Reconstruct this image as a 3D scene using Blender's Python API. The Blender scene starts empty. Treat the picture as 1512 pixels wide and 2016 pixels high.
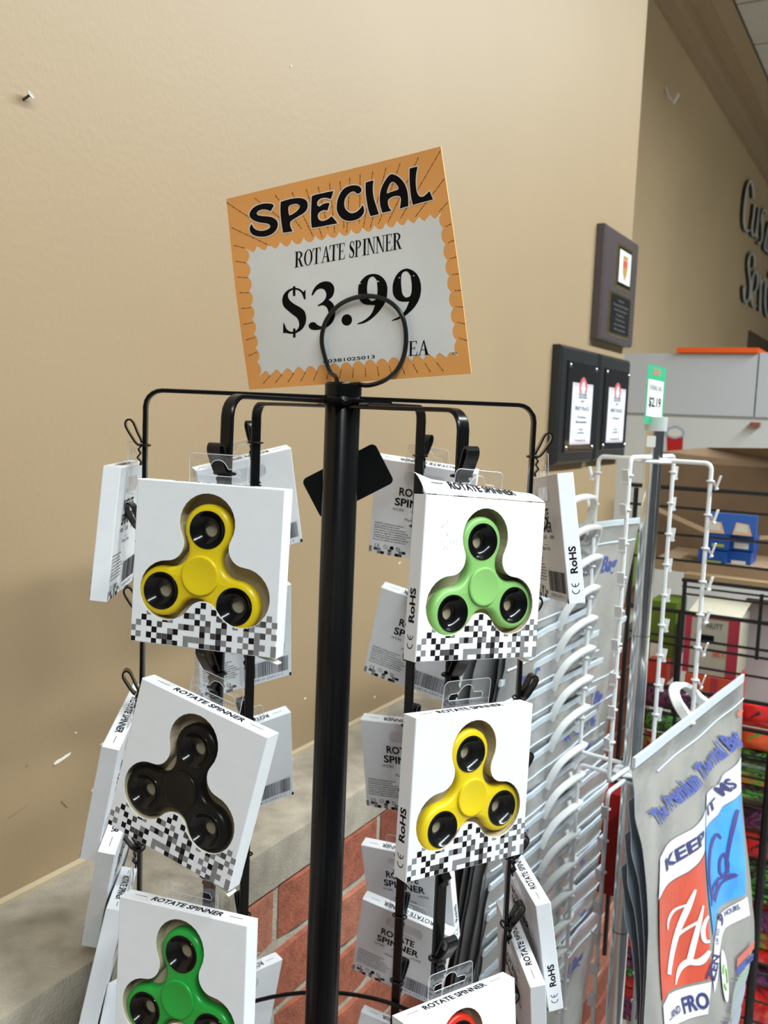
import bpy, bmesh, math, random
from mathutils import Vector, Matrix, noise
from mathutils.geometry import tessellate_polygon
random.seed(7)
S = bpy.context.scene
COL = S.collection
PI = math.pi
CZ = 1.60                                   # height of the phone above the floor
# ------------------------------------------------------------------ camera
FPX = 1850.0
CM = Matrix(((0.99919096, 0.04021726, 0.0),
             (0.00427484, -0.10620773, 0.99433477),
             (0.03998942, -0.99353032, -0.10629372)))   # photo axes (right, down, forward) -> world
cam_d = bpy.data.cameras.new('camera')
cam = bpy.data.objects.new('camera', cam_d)
COL.objects.link(cam)
S.camera = cam
cx, cy, cz = CM.col[0], CM.col[1], CM.col[2]
cam.matrix_world = Matrix(((cx[0], -cy[0], -cz[0], 0), (cx[1], -cy[1], -cz[1], 0), (cx[2], -cy[2], -cz[2], CZ), (0, 0, 0, 1)))
cam_d.sensor_fit = 'VERTICAL'
cam_d.sensor_height = 36.0
cam_d.sensor_width = 27.0
cam_d.lens = FPX / 2016.0 * 36.0
cam_d.clip_start = 0.02
cam_d.dof.use_dof = True
cam_d.dof.focus_distance = 0.56
cam_d.dof.aperture_fstop = 20.0
# ------------------------------------------------------------------ world, exposure, lamps
S.view_settings.view_transform = 'Standard'
S.view_settings.look = 'None'
S.view_settings.gamma = 1.0
S.view_settings.use_curve_mapping = False
S.view_settings.exposure = 0.22
W = bpy.data.worlds.new('store_interior')
S.world = W
W.use_nodes = True
W.node_tree.nodes['Background'].inputs[0].default_value = (0.80, 0.90, 1.0, 1)
W.node_tree.nodes['Background'].inputs[1].default_value = 0.07
WD = Vector((0.4921, 0.8705, 0.0)).normalized()       # along the long walls, away from the phone
NW = Vector((WD.y, -WD.x, 0.0))                       # out of the walls into the shop
def area(name, loc, sx, sy, energy, color=(0.90, 0.985, 1.0), aim=None, ang=None):
    d = bpy.data.lights.new(name, 'AREA')
    d.shape = 'RECTANGLE'; d.size = sx; d.size_y = sy; d.energy = energy; d.color = color
    if ang: d.spread = ang
    o = bpy.data.objects.new(name, d); COL.objects.link(o)
    o.location = loc
    z = -(Vector(aim) - Vector(loc)).normalized() if aim else Vector((0, 0, 1))
    y = WD - z * WD.dot(z); y.normalize(); x = y.cross(z)
    o.matrix_world = Matrix(((x.x, y.x, z.x, loc[0]), (x.y, y.y, z.y, loc[1]), (x.z, y.z, z.z, loc[2]), (0, 0, 0, 1)))
    return o
# rows of hanging strip lamps, running along the walls
for i, (off, al, e) in enumerate([(1.22, -1.15, 84), (1.22, 1.1, 90), (1.15, 3.4, 115), (2.7, -1.2, 24), (2.7, 1.8, 24), (2.6, 5.2, 330), (4.6, 3.0, 90), (4.6, 7.0, 300)]):
    p = NW * off + WD * al
    area('strip_lamp', (p.x, p.y, 3.35), 0.22, 2.2, e, ang=math.radians(180 if off < 2 else 120))
# ------------------------------------------------------------------ helpers: photo rays to real places
def ray(u, v):
    r = CM @ Vector(((u - 756.0) / FPX, (v - 1008.0) / FPX, 1.0))
    return r
def at(u, v, Y):
    r = ray(u, v); r = r * (Y / r.y)
    return Vector((r.x, r.y, r.z + CZ))
CAM = Vector((0, 0, CZ))
def onplane(u, v, P, n):
    r = ray(u, v)
    return CAM + r * (n.dot(P - CAM) / n.dot(r))
# ------------------------------------------------------------------ materials
MATS = {}
def mat(name, col, rough=0.5, metal=0.0, spec=0.5, noise_amt=0.0, noise_scale=40.0, bump=0.0, bump_scale=200.0, coat=0.0, emit=0.0, alpha=1.0, trans=0.0, sss=0.0):
    if name in MATS: return MATS[name]
    m = bpy.data.materials.new(name); m.use_nodes = True
    nt = m.node_tree; b = nt.nodes['Principled BSDF']
    c = (*col, 1.0)
    b.inputs['Base Color'].default_value = c
    b.inputs['Roughness'].default_value = rough
    b.inputs['Metallic'].default_value = metal
    b.inputs['Specular IOR Level'].default_value = spec
    b.inputs['Coat Weight'].default_value = coat
    b.inputs['Coat Roughness'].default_value = 0.08
    if trans: b.inputs['Transmission Weight'].default_value = trans
    if alpha < 1: b.inputs['Alpha'].default_value = alpha
    if emit:
        b.inputs['Emission Color'].default_value = c; b.inputs['Emission Strength'].default_value = emit
    tc = nt.nodes.new('ShaderNodeTexCoord')
    if noise_amt:
        n = nt.nodes.new('ShaderNodeTexNoise'); n.inputs['Scale'].default_value = noise_scale; n.inputs['Detail'].default_value = 5
        nt.links.new(tc.outputs['Object'], n.inputs['Vector'])
        r = nt.nodes.new('ShaderNodeMapRange'); r.inputs[1].default_value = 0.3; r.inputs[2].default_value = 0.7
        r.inputs[3].default_value = 1 - noise_amt; r.inputs[4].default_value = 1 + noise_amt
        nt.links.new(n.outputs['Fac'], r.inputs[0])
        mx = nt.nodes.new('ShaderNodeVectorMath'); mx.operation = 'SCALE'
        mx.inputs[0].default_value = col
        nt.links.new(r.outputs[0], mx.inputs['Scale']); nt.links.new(mx.outputs[0], b.inputs['Base Color'])
    if bump:
        n2 = nt.nodes.new('ShaderNodeTexNoise'); n2.inputs['Scale'].default_value = bump_scale; n2.inputs['Detail'].default_value = 6
        nt.links.new(tc.outputs['Object'], n2.inputs['Vector'])
        bp = nt.nodes.new('ShaderNodeBump'); bp.inputs['Strength'].default_value = bump; bp.inputs['Distance'].default_value = 0.002
        nt.links.new(n2.outputs['Fac'], bp.inputs['Height']); nt.links.new(bp.outputs[0], b.inputs['Normal'])
    MATS[name] = m
    return m
def clear_plastic(name, tint=(1, 1, 1), gloss=0.12, rough=0.06, bump=0.0, bscale=60.0, veil=0.0):
    if name in MATS: return MATS[name]
    m = bpy.data.materials.new(name); m.use_nodes = True; nt = m.node_tree
    for n in list(nt.nodes): nt.nodes.remove(n)
    out = nt.nodes.new('ShaderNodeOutputMaterial')
    t = nt.nodes.new('ShaderNodeBsdfTransparent'); t.inputs[0].default_value = (*tint, 1)
    g = nt.nodes.new('ShaderNodeBsdfGlossy'); g.inputs['Roughness'].default_value = rough; g.inputs[0].default_value = (1, 1, 1, 1)
    fr = nt.nodes.new('ShaderNodeFresnel'); fr.inputs[0].default_value = 1.45
    mp = nt.nodes.new('ShaderNodeMath'); mp.operation = 'MULTIPLY_ADD'; mp.inputs[1].default_value = 0.22 if name == 'clear_film' else 1.0; mp.inputs[2].default_value = gloss * 0.1
    ge = nt.nodes.new('ShaderNodeNewGeometry'); ii = nt.nodes.new('ShaderNodeMapRange')
    ii.inputs[3].default_value = 1.45; ii.inputs[4].default_value = 1 / 1.45
    nt.links.new(ge.outputs['Backfacing'], ii.inputs[0]); nt.links.new(ii.outputs[0], fr.inputs[0])
    nt.links.new(fr.outputs[0], mp.inputs[0])
    mx = nt.nodes.new('ShaderNodeMixShader')
    nt.links.new(mp.outputs[0], mx.inputs[0]); nt.links.new(t.outputs[0], mx.inputs[1]); nt.links.new(g.outputs[0], mx.inputs[2])
    last = mx
    if veil:
        d = nt.nodes.new('ShaderNodeBsdfDiffuse'); d.inputs[0].default_value = (0.8, 0.8, 0.82, 1)
        m2 = nt.nodes.new('ShaderNodeMixShader'); m2.inputs[0].default_value = veil
        nt.links.new(mx.outputs[0], m2.inputs[1]); nt.links.new(d.outputs[0], m2.inputs[2]); last = m2
    if bump:
        tc = nt.nodes.new('ShaderNodeTexCoord'); n2 = nt.nodes.new('ShaderNodeTexNoise'); n2.inputs['Scale'].default_value = bscale
        nt.links.new(tc.outputs['Object'], n2.inputs['Vector'])
        bp = nt.nodes.new('ShaderNodeBump'); bp.inputs['Strength'].default_value = bump; bp.inputs['Distance'].default_value = 0.003
        nt.links.new(n2.outputs['Fac'], bp.inputs['Height']); nt.links.new(bp.outputs[0], g.inputs['Normal'])
    nt.links.new(last.outputs[0], out.inputs[0])
    MATS[name] = m
    return m
# ------------------------------------------------------------------ mesh helpers
class G:
    """collects polygons with a material slot each; build() links them as ONE mesh object"""
    def __init__(s): s.v = []; s.f = []; s.m = []
    def add(s, vs, fs, mi=0):
        o = len(s.v); s.v += [Vector(x) for x in vs]
        for f in fs: s.f.append([o + i for i in f]); s.m.append(mi)
        return s
    def merge(s, g, M=None, mi=None):
        o = len(s.v); s.v += [(M @ x) if M else x.copy() for x in g.v]
        for f, m in zip(g.f, g.m): s.f.append([o + i for i in f]); s.m.append(m if mi is None else mi)
        return s
    def box(s, c, d, mi=0, M=None):
        c = Vector(c); x, y, z = d[0] / 2, d[1] / 2, d[2] / 2
        vs = [Vector((a * x, b * y, e * z)) + c for a in (-1, 1) for b in (-1, 1) for e in (-1, 1)]
        if M: vs = [M @ q for q in vs]
        return s.add(vs, [(0, 1, 3, 2), (4, 6, 7, 5), (0, 4, 5, 1), (2, 3, 7, 6), (0, 2, 6, 4), (1, 5, 7, 3)], mi)
    def tube(s, pts, r, n=8, mi=0, closed=False, flat=None, up=None):
        """round tube, or a strap of half sizes flat=(a,b) with a along 'up'"""
        pts = [Vector(p) for p in pts]; N = len(pts); rings = []
        prev = None
        for i, p in enumerate(pts):
            a = pts[(i - 1) % N] if (closed or i > 0) else p
            b = pts[(i + 1) % N] if (closed or i < N - 1) else p
            t = (b - a).normalized()
            if up is not None: u = Vector(up)
            elif prev is None: u = Vector((0, 0, 1)) if abs(t.z) < 0.9 else Vector((1, 0, 0))
            else: u = prev
            u = (u - t * u.dot(t)); u.normalize(); w = t.cross(u); prev = u
            rr = r[i] if isinstance(r, (list, tuple)) else r
            ring = []
            if flat:
                A, B = flat; c = min(A, B) * 0.35
                prof = [(A - c, -B), (A, -B + c), (A, B - c), (A - c, B), (-A + c, B), (-A, B - c), (-A, -B + c), (-A + c, -B)]
                ring = [p + u * q[0] + w * q[1] for q in prof]
            else:
                ring = [p + (u * math.cos(k * 2 * PI / n) + w * math.sin(k * 2 * PI / n)) * rr for k in range(n)]
            rings.append(ring)
        n = len(rings[0]); vs = [q for g in rings for q in g]; fs = []
        for i in range(N if closed else N - 1):
            j = (i + 1) % N
            for k in range(n):
                k2 = (k + 1) % n
                fs.append((i * n + k, i * n + k2, j * n + k2, j * n + k))
        if not closed:
            fs.append(tuple(range(n - 1, -1, -1))); fs.append(tuple((N - 1) * n + k for k in range(n)))
        return s.add(vs, fs, mi)
    def lathe(s, prof, n=32, mi=0, M=None, closed=False):
        vs = []; fs = []; P = len(prof)
        for k in range(n):
            a = 2 * PI * k / n
            for (r, z) in prof:
                q = Vector((r * math.cos(a), r * math.sin(a), z)); vs.append(M @ q if M else q)
        for k in range(n):
            k2 = (k + 1) % n
            for i in range(P if closed else P - 1):
                i2 = (i + 1) % P
                fs.append((k * P + i, k2 * P + i, k2 * P + i2, k * P + i2))
        return s.add(vs, fs, mi)
    def poly(s, loops, fn, mi=0, thick=None):
        """flat shape with holes; loops are 2D, fn maps (x, y, h) to 3D"""
        P = [Vector((a, b, 0)) for l in loops for (a, b) in l]
        tris = tessellate_polygon([[Vector((a, b, 0)) for (a, b) in l] for l in loops])
        s.add([fn(p.x, p.y, 0) for p in P], [tuple(t) for t in tris], mi)
        if thick:
            s.add([fn(p.x, p.y, thick) for p in P], [tuple(reversed(t)) for t in tris], mi)
            k = 0
            for l in loops:
                n = len(l)
                s.add([fn(a, b, 0) for (a, b) in l] + [fn(a, b, thick) for (a, b) in l],
                      [(i, (i + 1) % n, n + (i + 1) % n, n + i) for i in range(n)], mi)
        return s
    def build(s, name, mats, parent=None, smooth=False, sharp=0.7):
        me = bpy.data.meshes.new(name)
        me.from_pydata([tuple(v) for v in s.v], [], s.f)
        if not isinstance(mats, (list, tuple)): mats = [mats]
        for m in mats: me.materials.append(m)
        me.polygons.foreach_set('material_index', s.m)
        bm = bmesh.new(); bm.from_mesh(me)
        bmesh.ops.remove_doubles(bm, verts=bm.verts, dist=1e-6)
        bmesh.ops.recalc_face_normals(bm, faces=bm.faces)
        if smooth:
            for f in bm.faces: f.smooth = True
            for e in bm.edges:
                if len(e.link_faces) == 2 and e.calc_face_angle(0) > sharp: e.smooth = False
        bm.to_mesh(me); bm.free(); me.update()
        o = bpy.data.objects.new(name, me); COL.objects.link(o)
        if parent: o.parent = parent
        return o
def inst(name, src, parent, M=None):
    o = bpy.data.objects.new(name, src.data); COL.objects.link(o); o.parent = parent
    if M is not None: o.matrix_local = M
    return o
def tag(o, label=None, cat=None, group=None, kind=None):
    if label: o['label'] = label
    if cat: o['category'] = cat
    if group: o['group'] = group
    if kind: o['kind'] = kind
    return o
def empty(name, loc=(0, 0, 0), M=None):
    o = bpy.data.objects.new(name, None); o.empty_display_size = 0.02; COL.objects.link(o)
    if M is not None: o.matrix_world = M
    else: o.location = loc
    return o
def frame(P, x, z):
    x = Vector(x).normalized(); z = Vector(z); z = (z - x * z.dot(x)).normalized(); y = z.cross(x)
    return Matrix(((x.x, y.x, z.x, P[0]), (x.y, y.y, z.y, P[1]), (x.z, y.z, z.z, P[2]), (0, 0, 0, 1)))
_TX = {}
def text2d(txt, bold=0.0, spacing=1.0):
    """letters as flat triangles, baseline at 0, scaled to cap height 1; returns (verts2d, faces, width)"""
    key = (txt, bold, spacing)
    if key in _TX: return _TX[key]
    c = bpy.data.curves.new('t', 'FONT'); c.body = txt; c.size = 1.0; c.offset = bold; c.space_character = spacing
    c.resolution_u = 3
    o = bpy.data.objects.new('t', c); COL.objects.link(o)
    dg = bpy.context.evaluated_depsgraph_get(); dg.update()
    me = bpy.data.meshes.new_from_object(o.evaluated_get(dg))
    vs = [(v.co.x, v.co.y) for v in me.vertices]; fs = [tuple(p.vertices) for p in me.polygons]
    bpy.data.objects.remove(o); bpy.data.curves.remove(c); bpy.data.meshes.remove(me)
    if not vs: _TX[key] = ([], [], 1); return _TX[key]
    x0 = min(v[0] for v in vs); cap = 0.729 if 'H' not in _TX else _TX['H']
    vs = [((x - x0) / cap, y / cap) for x, y in vs]
    w = max(v[0] for v in vs)
    _TX[key] = (vs, fs, w)
    return _TX[key]
_h = text2d('H'); _TX['H'] = 0.729 * max(v[1] for v in _h[0]); _TX.pop(('H', 0.0, 1.0))
def put_text(g, txt, fn, x, y, h, w=None, bold=0.0, align='L', mi=0, spacing=1.0, shear=0.0, dirv=(1, 0)):
    """fn(a, b) -> 3D; text of cap height h, stretched to width w if given"""
    vs, fs, tw = text2d(txt, bold, spacing)
    sx = h if w is None else w / tw
    W_ = tw * sx
    ox = {'L': 0, 'C': -W_ / 2, 'R': -W_}[align]
    dx, dy = dirv
    out = []
    for (a, b) in vs:
        a2 = ox + a * sx + shear * b * h; b2 = b * h
        out.append(fn(x + a2 * dx - b2 * dy, y + a2 * dy + b2 * dx))
    g.add(out, fs, mi)
def cat_loop(pts, k=4, sharp=55):
    """smooth closed loop through points, keeping sharp corners"""
    n = len(pts); P = [Vector((p[0], p[1])) for p in pts]; T = []
    for i in range(n):
        a = P[i] - P[i - 1]; b = P[(i + 1) % n] - P[i]
        T.append(None if (a.length < 1e-9 or b.length < 1e-9 or math.degrees(a.angle(b)) > sharp) else (a.normalized() + b.normalized()).normalized())
    out = []
    for i in range(n):
        p, q = P[i], P[(i + 1) % n]; L = (q - p).length
        d = (q - p)
        m0 = T[i] * L if T[i] else d; m1 = T[(i + 1) % n] * L if T[(i + 1) % n] else d
        if T[i] is None and T[(i + 1) % n] is None: out.append((p.x, p.y)); continue
        for j in range(k):
            t = j / k
            h = p * (2 * t ** 3 - 3 * t * t + 1) + m0 * (t ** 3 - 2 * t * t + t) + q * (-2 * t ** 3 + 3 * t * t) + m1 * (t ** 3 - t * t)
            out.append((h.x, h.y))
    return out
def smooth_line(pts, k=6):
    n = len(pts); out = []
    for i in range(n - 1):
        p0 = Vector(pts[max(i - 1, 0)]); p1 = Vector(pts[i]); p2 = Vector(pts[i + 1]); p3 = Vector(pts[min(i + 2, n - 1)])
        for s_ in range(k):
            t = s_ / k
            out.append(0.5 * (2 * p1 + (p2 - p0) * t + (2 * p0 - 5 * p1 + 4 * p2 - p3) * t * t + (3 * p1 - p0 - 3 * p2 + p3) * t ** 3))
    out.append(Vector(pts[-1]))
    return out
def ribbon(g, pts, w, fn, mi=0, k=5, thick=None):
    """flat brush stroke of width w (or per-point widths) through 2D points"""
    ws = w if isinstance(w, (list, tuple)) else [w] * len(pts)
    q = smooth_line([(p[0], p[1], ws[i]) for i, p in enumerate(pts)], k)
    n = len(q); L = []; R = []
    for i in range(n):
        a = q[max(i - 1, 0)]; b = q[min(i + 1, n - 1)]
        t = Vector((b.x - a.x, b.y - a.y)); t.normalize(); nn = Vector((-t.y, t.x)) * q[i].z / 2
        L.append((q[i].x + nn.x, q[i].y + nn.y)); R.append((q[i].x - nn.x, q[i].y - nn.y))
    if thick is None:
        g.add([fn(a, b, 0) for a, b in L] + [fn(a, b, 0) for a, b in R], [(i, i + 1, n + i + 1, n + i) for i in range(n - 1)], mi)
    else:
        vs = [fn(a, b, 0) for a, b in L] + [fn(a, b, 0) for a, b in R] + [fn(a, b, thick) for a, b in L] + [fn(a, b, thick) for a, b in R]
        fs = []
        for i in range(n - 1):
            fs += [(i, i + 1, n + i + 1, n + i), (2 * n + i, 3 * n + i, 3 * n + i + 1, 2 * n + i + 1), (i, 2 * n + i, 2 * n + i + 1, i + 1), (n + i, n + i + 1, 3 * n + i + 1, 3 * n + i)]
        fs += [(0, n, 3 * n, 2 * n), (n - 1, 3 * n - 1, 4 * n - 1, 2 * n - 1)]
        g.add(vs, fs, mi)
def grid_quad(g, fn, x0, x1, y0, y1, nx, ny, mi=0):
    vs = [fn(x0 + (x1 - x0) * i / nx, y0 + (y1 - y0) * j / ny) for j in range(ny + 1) for i in range(nx + 1)]
    fs = [(j * (nx + 1) + i, j * (nx + 1) + i + 1, (j + 1) * (nx + 1) + i + 1, (j + 1) * (nx + 1) + i) for j in range(ny) for i in range(nx)]
    g.add(vs, fs, mi)
# ================================================================== THE SETTING
def n3(v): return noise.noise(Vector(v))
WQ = Vector((-0.0738, 1.1529, 0.0))                   # a point where the long wall meets its stone ledge
def wp(t, o, z): return WQ + WD * t + NW * o + Vector((0, 0, z))
ZL = CZ - 0.4204; ZB = CZ - 0.4687; OL = 0.1226; TC = 1.2825
UX = NW                                                # shop direction, square to the long walls
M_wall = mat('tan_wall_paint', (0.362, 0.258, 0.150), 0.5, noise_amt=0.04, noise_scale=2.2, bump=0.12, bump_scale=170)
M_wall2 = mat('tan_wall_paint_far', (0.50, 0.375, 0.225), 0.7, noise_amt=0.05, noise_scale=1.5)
def wallbox(g, t0, t1, o0, o1, z0, z1, mi=0):
    g.add([wp(t, o, z) for t in (t0, t1) for o in (o0, o1) for z in (z0, z1)],
          [(0, 1, 3, 2), (4, 6, 7, 5), (0, 4, 5, 1), (2, 3, 7, 6), (0, 2, 6, 4), (1, 5, 7, 3)], mi)
P2 = at(1470, 500, 7.4); O2 = (P2 - WQ).dot(NW)         # the far wall, set back behind the near one
zc0 = onplane(1470, 296, P2, NW).z
ZCEIL = at(1500, 232, 7.2).z
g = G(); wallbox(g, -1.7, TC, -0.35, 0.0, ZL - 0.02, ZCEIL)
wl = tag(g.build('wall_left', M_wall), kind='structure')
g = G(); wallbox(g, -1.7, TC, -0.35, OL - 0.0055, 0.0, ZB)
mortar = tag(g.build('wall_left_base', mat('brick_mortar', (0.44, 0.40, 0.32), 0.95, noise_amt=0.12, noise_scale=60, bump=0.9, bump_scale=320)), kind='structure')
# stone ledge, slightly rough
g = G(); nt_, nd = 90, 6
def ledge_pt(i, j, top):
    t = -2.6 + (TC + 2.6) * i / nt_
    return wp(t, 0, ZL)
vs = []; fs = []
prof = [(-0.02, ZL - 0.001), (0.03, ZL), (0.07, ZL), (OL - 0.006, ZL - 0.0004), (OL - 0.0015, ZL - 0.002), (OL, ZL - 0.006), (OL, ZB + 0.02), (OL, ZB + 0.003), (OL - 0.02, ZB), (-0.02, ZB)]
for i in range(nt_ + 1):
    t = -1.7 + (TC + 1.7) * i / nt_
    for k, (o, z) in enumerate(prof):
        dn = 0.0012 * n3((t * 9, k * 2.1, 0.3)); vs.append(wp(t, o + (dn if 2 < k < 8 else 0), z + dn * 0.7))
Pn = len(prof)
for i in range(nt_):
    for k in range(Pn): fs.append((i * Pn + k, i * Pn + (k + 1) % Pn, (i + 1) * Pn + (k + 1) % Pn, (i + 1) * Pn + k))
fs.append(tuple(range(Pn))); fs.append(tuple(nt_ * Pn + k for k in range(Pn)))
g.add(vs, fs)
tag(g.build('trim_1', mat('concrete_ledge', (0.40, 0.35, 0.28), 0.9, noise_amt=0.22, noise_scale=34, bump=0.55, bump_scale=420), smooth=True), kind='structure')
# painted bead of caulk along the wall foot
g = G(); g.tube([wp(-1.7 + i * 0.05, 0.001 + 0.0015 * n3((i * .7, 0, 0)), ZL + 0.001) for i in range(int((TC + 1.7) / 0.05) + 1)], 0.0045, 6)
tag(g.build('baseboard_left', mat('caulk_cream', (0.50, 0.40, 0.26), 0.6)), kind='structure')
# bricks, one by one
brick_ms = [mat('brick_red_%s' % n, c, 0.93, noise_amt=0.24, noise_scale=90, bump=0.9, bump_scale=380) for n, c in
            (('plain', (0.35, 0.105, 0.058)), ('pale', (0.40, 0.145, 0.088)), ('dark', (0.26, 0.068, 0.040)), ('rose', (0.38, 0.125, 0.078)))]
tj = (onplane(550, 1790, wp(0, OL, ZB), NW) - wp(0, 0, 0)).dot(WD)
BR, BH = 0.2032, 0.0668
def brick_mesh(seed, L):
    b = G(); rnd = random.Random(seed); nx = 6
    vs = []; fs = []
    for i in range(nx + 1):
        x = -L / 2 + L * i / nx
        for (o, z) in ((-0.01, -1), (0.0015, -1), (0.004, -0.93), (0.004, 0.93), (0.0015, 1), (-0.01, 1)):
            e = 0.0016 * n3((x * 60 + seed * 7, o * 90, z * 3 + seed))
            zz = z * (BH - 0.0095) / 2 + (e if abs(z) > .9 else 0)
            ox = o + 0.0006 * n3((x * 80, z * 5, seed))
            sh = -0.004 if (i in (0, nx) and o > 0.001) else 0
            vs.append(WD * x + NW * (ox + sh) + Vector((0, 0, zz)))
    for i in range(nx):
        for k in range(5): fs.append((i * 6 + k, i * 6 + k + 1, i * 6 + 6 + k + 1, i * 6 + 6 + k))
    fs.append((0, 1, 2, 3, 4, 5)); fs.append(tuple(nx * 6 + k for k in range(6)))
    b.add(vs, fs); return b
brick_src = []
for k in range(6):
    o = brick_mesh(k, BR - 0.0095).build('brick', brick_ms[k % 4], mortar, smooth=True); brick_src.append(o)
first = list(brick_src)
for r in range(int((ZB - 0.02) / (BH + 0.0)) ):
    zc = ZB - 0.0015 - BH * (r + 0.5) if r else ZB - 0.0315
    zc = CZ - 0.5327 + (0.0682 / 2) - 0.0682 * r if r else CZ - 0.4990
    if zc < 0.03: break
    off = tj + (BR / 2 if r % 2 == 0 else 0) - 16 * BR
    i = 0
    while off + i * BR < TC - BR / 2 - 0.003:
        t = off + i * BR; i += 1
        if t < -1.35: continue
        if first: o = first.pop()
        else:
            o = inst('brick', random.choice(brick_src), mortar)
        o.location = wp(t, OL - 0.0045, zc)
# chips and scuffs in the paint
def chip(px, py, pts, m, nm, th=0.0004):
    P = onplane(px, py, WQ, NW); k = 1.0 / (FPX / (P - CAM).length)
    g = G(); g.poly([pts], lambda a, b, h: P + WD * a * k * 1.4 + Vector((0, 0, -b * k)) + NW * (0.0003 + h), 0, th)
    g.build(nm, m, wl)
chipm = mat('bare_plaster', (0.86, 0.83, 0.76), 0.8)
chip(121, 1493, [(-13, 4), (-8, 0), (0, -1), (8, -4), (15, -5), (13, -1), (6, 2), (0, 4), (-6, 6), (-12, 7)], chipm, 'paint_chip')
chip(200, 1464, [(-4, 1), (0, -1), (3, -2), (5, 0), (1, 2)], chipm, 'paint_chip')
chip(182, 1554, [(-3, 2), (0, -2), (3, -3), (2, 1), (-1, 3)], chipm, 'paint_chip')
scf = mat('scuff_tan', (0.33, 0.22, 0.12), 0.7)
chip(1155 - 1122, 1597, [(-14, 5), (0, 1), (16, -5), (16, -4.2), (0, 2), (-14, 5.8)], scf, 'scuff_mark')
chip(127, 1583, [(-5, -9), (0, -1), (5, 8), (4, 8.5), (-1, 0), (-6, -8)], scf, 'scuff_mark')
chip(53, 1507, [(-2, 0), (0, -2), (2, 0), (0, 2)], scf, 'scuff_mark')
chip(148, 1443, [(-2, -1), (1, -2), (2, 1), (-1, 1)], chipm, 'paint_chip')
chip(600, 1375, [(-3, 0), (2, -2), (3, 0), (-2, 2)], chipm, 'paint_chip')
chip(737, 1372, [(-3, 0), (2, -2), (3, 0), (-2, 2)], chipm, 'paint_chip')
chip(786, 1108, [(-3, 1), (2, -2), (3, 0), (-2, 2)], chipm, 'paint_chip')
chip(572, 130, [(-1, 0), (0, -3), (1, 0), (0, 3)], chipm, 'paint_chip')
# far wall, cornice, ceiling, floor
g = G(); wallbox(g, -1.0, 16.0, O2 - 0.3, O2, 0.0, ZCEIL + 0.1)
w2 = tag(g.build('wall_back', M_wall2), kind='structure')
gp = at(1308, 192, 7.0); hk = G()
P = onplane(1308, 192, P2, NW); hk.tube([P + Vector((0, 0, 0.05)), P + NW * 0.02, P + NW * 0.05 + Vector((0, 0, -0.03)), P + NW * 0.07 + Vector((0, 0, 0.01))], 0.008, 6)
tag(hk.build('wall_hook', mat('white_plastic', (0.75, 0.75, 0.73), 0.4)), 'small white hook stuck high on the shaded far wall', 'hook')
g = G(); zt = ZCEIL
prof = [(0, zc0), (0.035, zc0), (0.035, zc0 + (zt - zc0) * .28), (0.065, zc0 + (zt - zc0) * .33), (0.065, zc0 + (zt - zc0) * .62), (0.14, zc0 + (zt - zc0) * .66), (0.14, zc0 + (zt - zc0) * .74), (0.21, zc0 + (zt - zc0) * .95), (0.21, zt), (0, zt)]
vs = [wp(t, O2 + o, z) for t in (-1, 16) for o, z in prof]; n = len(prof)
g.add(vs, [(i, (i + 1) % n, n + (i + 1) % n, n + i) for i in range(n)])
tag(g.build('trim_2', mat('cornice_brown', (0.36, 0.255, 0.15), 0.5)), kind='structure')
g = G(); wallbox(g, -4, 16, O2, 14, ZCEIL + 0.02, ZCEIL + 0.06)
ceil = tag(g.build('ceiling', mat('ceiling_grid_brown', (0.20, 0.17, 0.14), 0.7)), kind='structure')
tile_m = mat('ceiling_tile_buff', (0.58, 0.54, 0.48), 0.9, noise_amt=0.06, noise_scale=9, bump=0.4, bump_scale=90)
tg = G(); Lt, Wt = 0.61, 1.22
tg.add([WD * a * (Lt / 2 - 0.009) + NW * b * (Wt / 2 - 0.009) + Vector((0, 0, c)) for a in (-1, 1) for b in (-1, 1) for c in (0, 0.02)],
       [(0, 1, 3, 2), (4, 6, 7, 5), (0, 4, 5, 1), (2, 3, 7, 6), (0, 2, 6, 4), (1, 5, 7, 3)])
t00 = (onplane(1512, 84, Vector((0, 0, ZCEIL)), Vector((0, 0, 1))) - WQ).dot(WD)
src = None
for i in range(-8, 12):
    for j in range(6):
        p = wp(t00 + (i + 0.5) * Lt, O2 + 0.21 + (j + 0.5) * Wt, ZCEIL - 0.001)
        if src is None: src = tg.build('ceiling_tile', tile_m, ceil); o = src
        else: o = inst('ceiling_tile', src, ceil)
        o.location = p
g = G(); wallbox(g, -4, 16, O2, 14, -0.05, 0.0)
tag(g.build('floor', mat('floor_vinyl', (0.15, 0.14, 0.12), 0.35, noise_amt=0.08, noise_scale=6)), kind='structure')
# flat slab on the far wall, its brown painted for a shaded opening
def wall2box(name, px0, py0, px1, py1, o0, o1, m, kind='structure'):
    A = onplane(px0, py0, P2, NW); B = onplane(px1, py1, P2, NW)
    t0 = (A - WQ).dot(WD); t1 = (B - WQ).dot(WD); g = G(); wallbox(g, t0, t1, O2 + o0, O2 + o1, B.z, A.z)
    return tag(g.build(name, m), kind=kind)
A = onplane(1473, 650, P2, NW); tA = (A - WQ).dot(WD)
g = G(); wallbox(g, tA, tA + 2.4, O2 - 0.01, O2 + 0.004, CZ - 0.4, A.z); tag(g.build('opening_shade_1', mat('shaded_recess_brown', (0.10, 0.072, 0.045), 0.8)), kind='structure')
g = G(); wallbox(g, tA - 0.03, tA + 2.45, O2, O2 + 0.02, A.z, A.z + 0.02); tag(g.build('trim_3', M_wall2), kind='structure')
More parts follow.
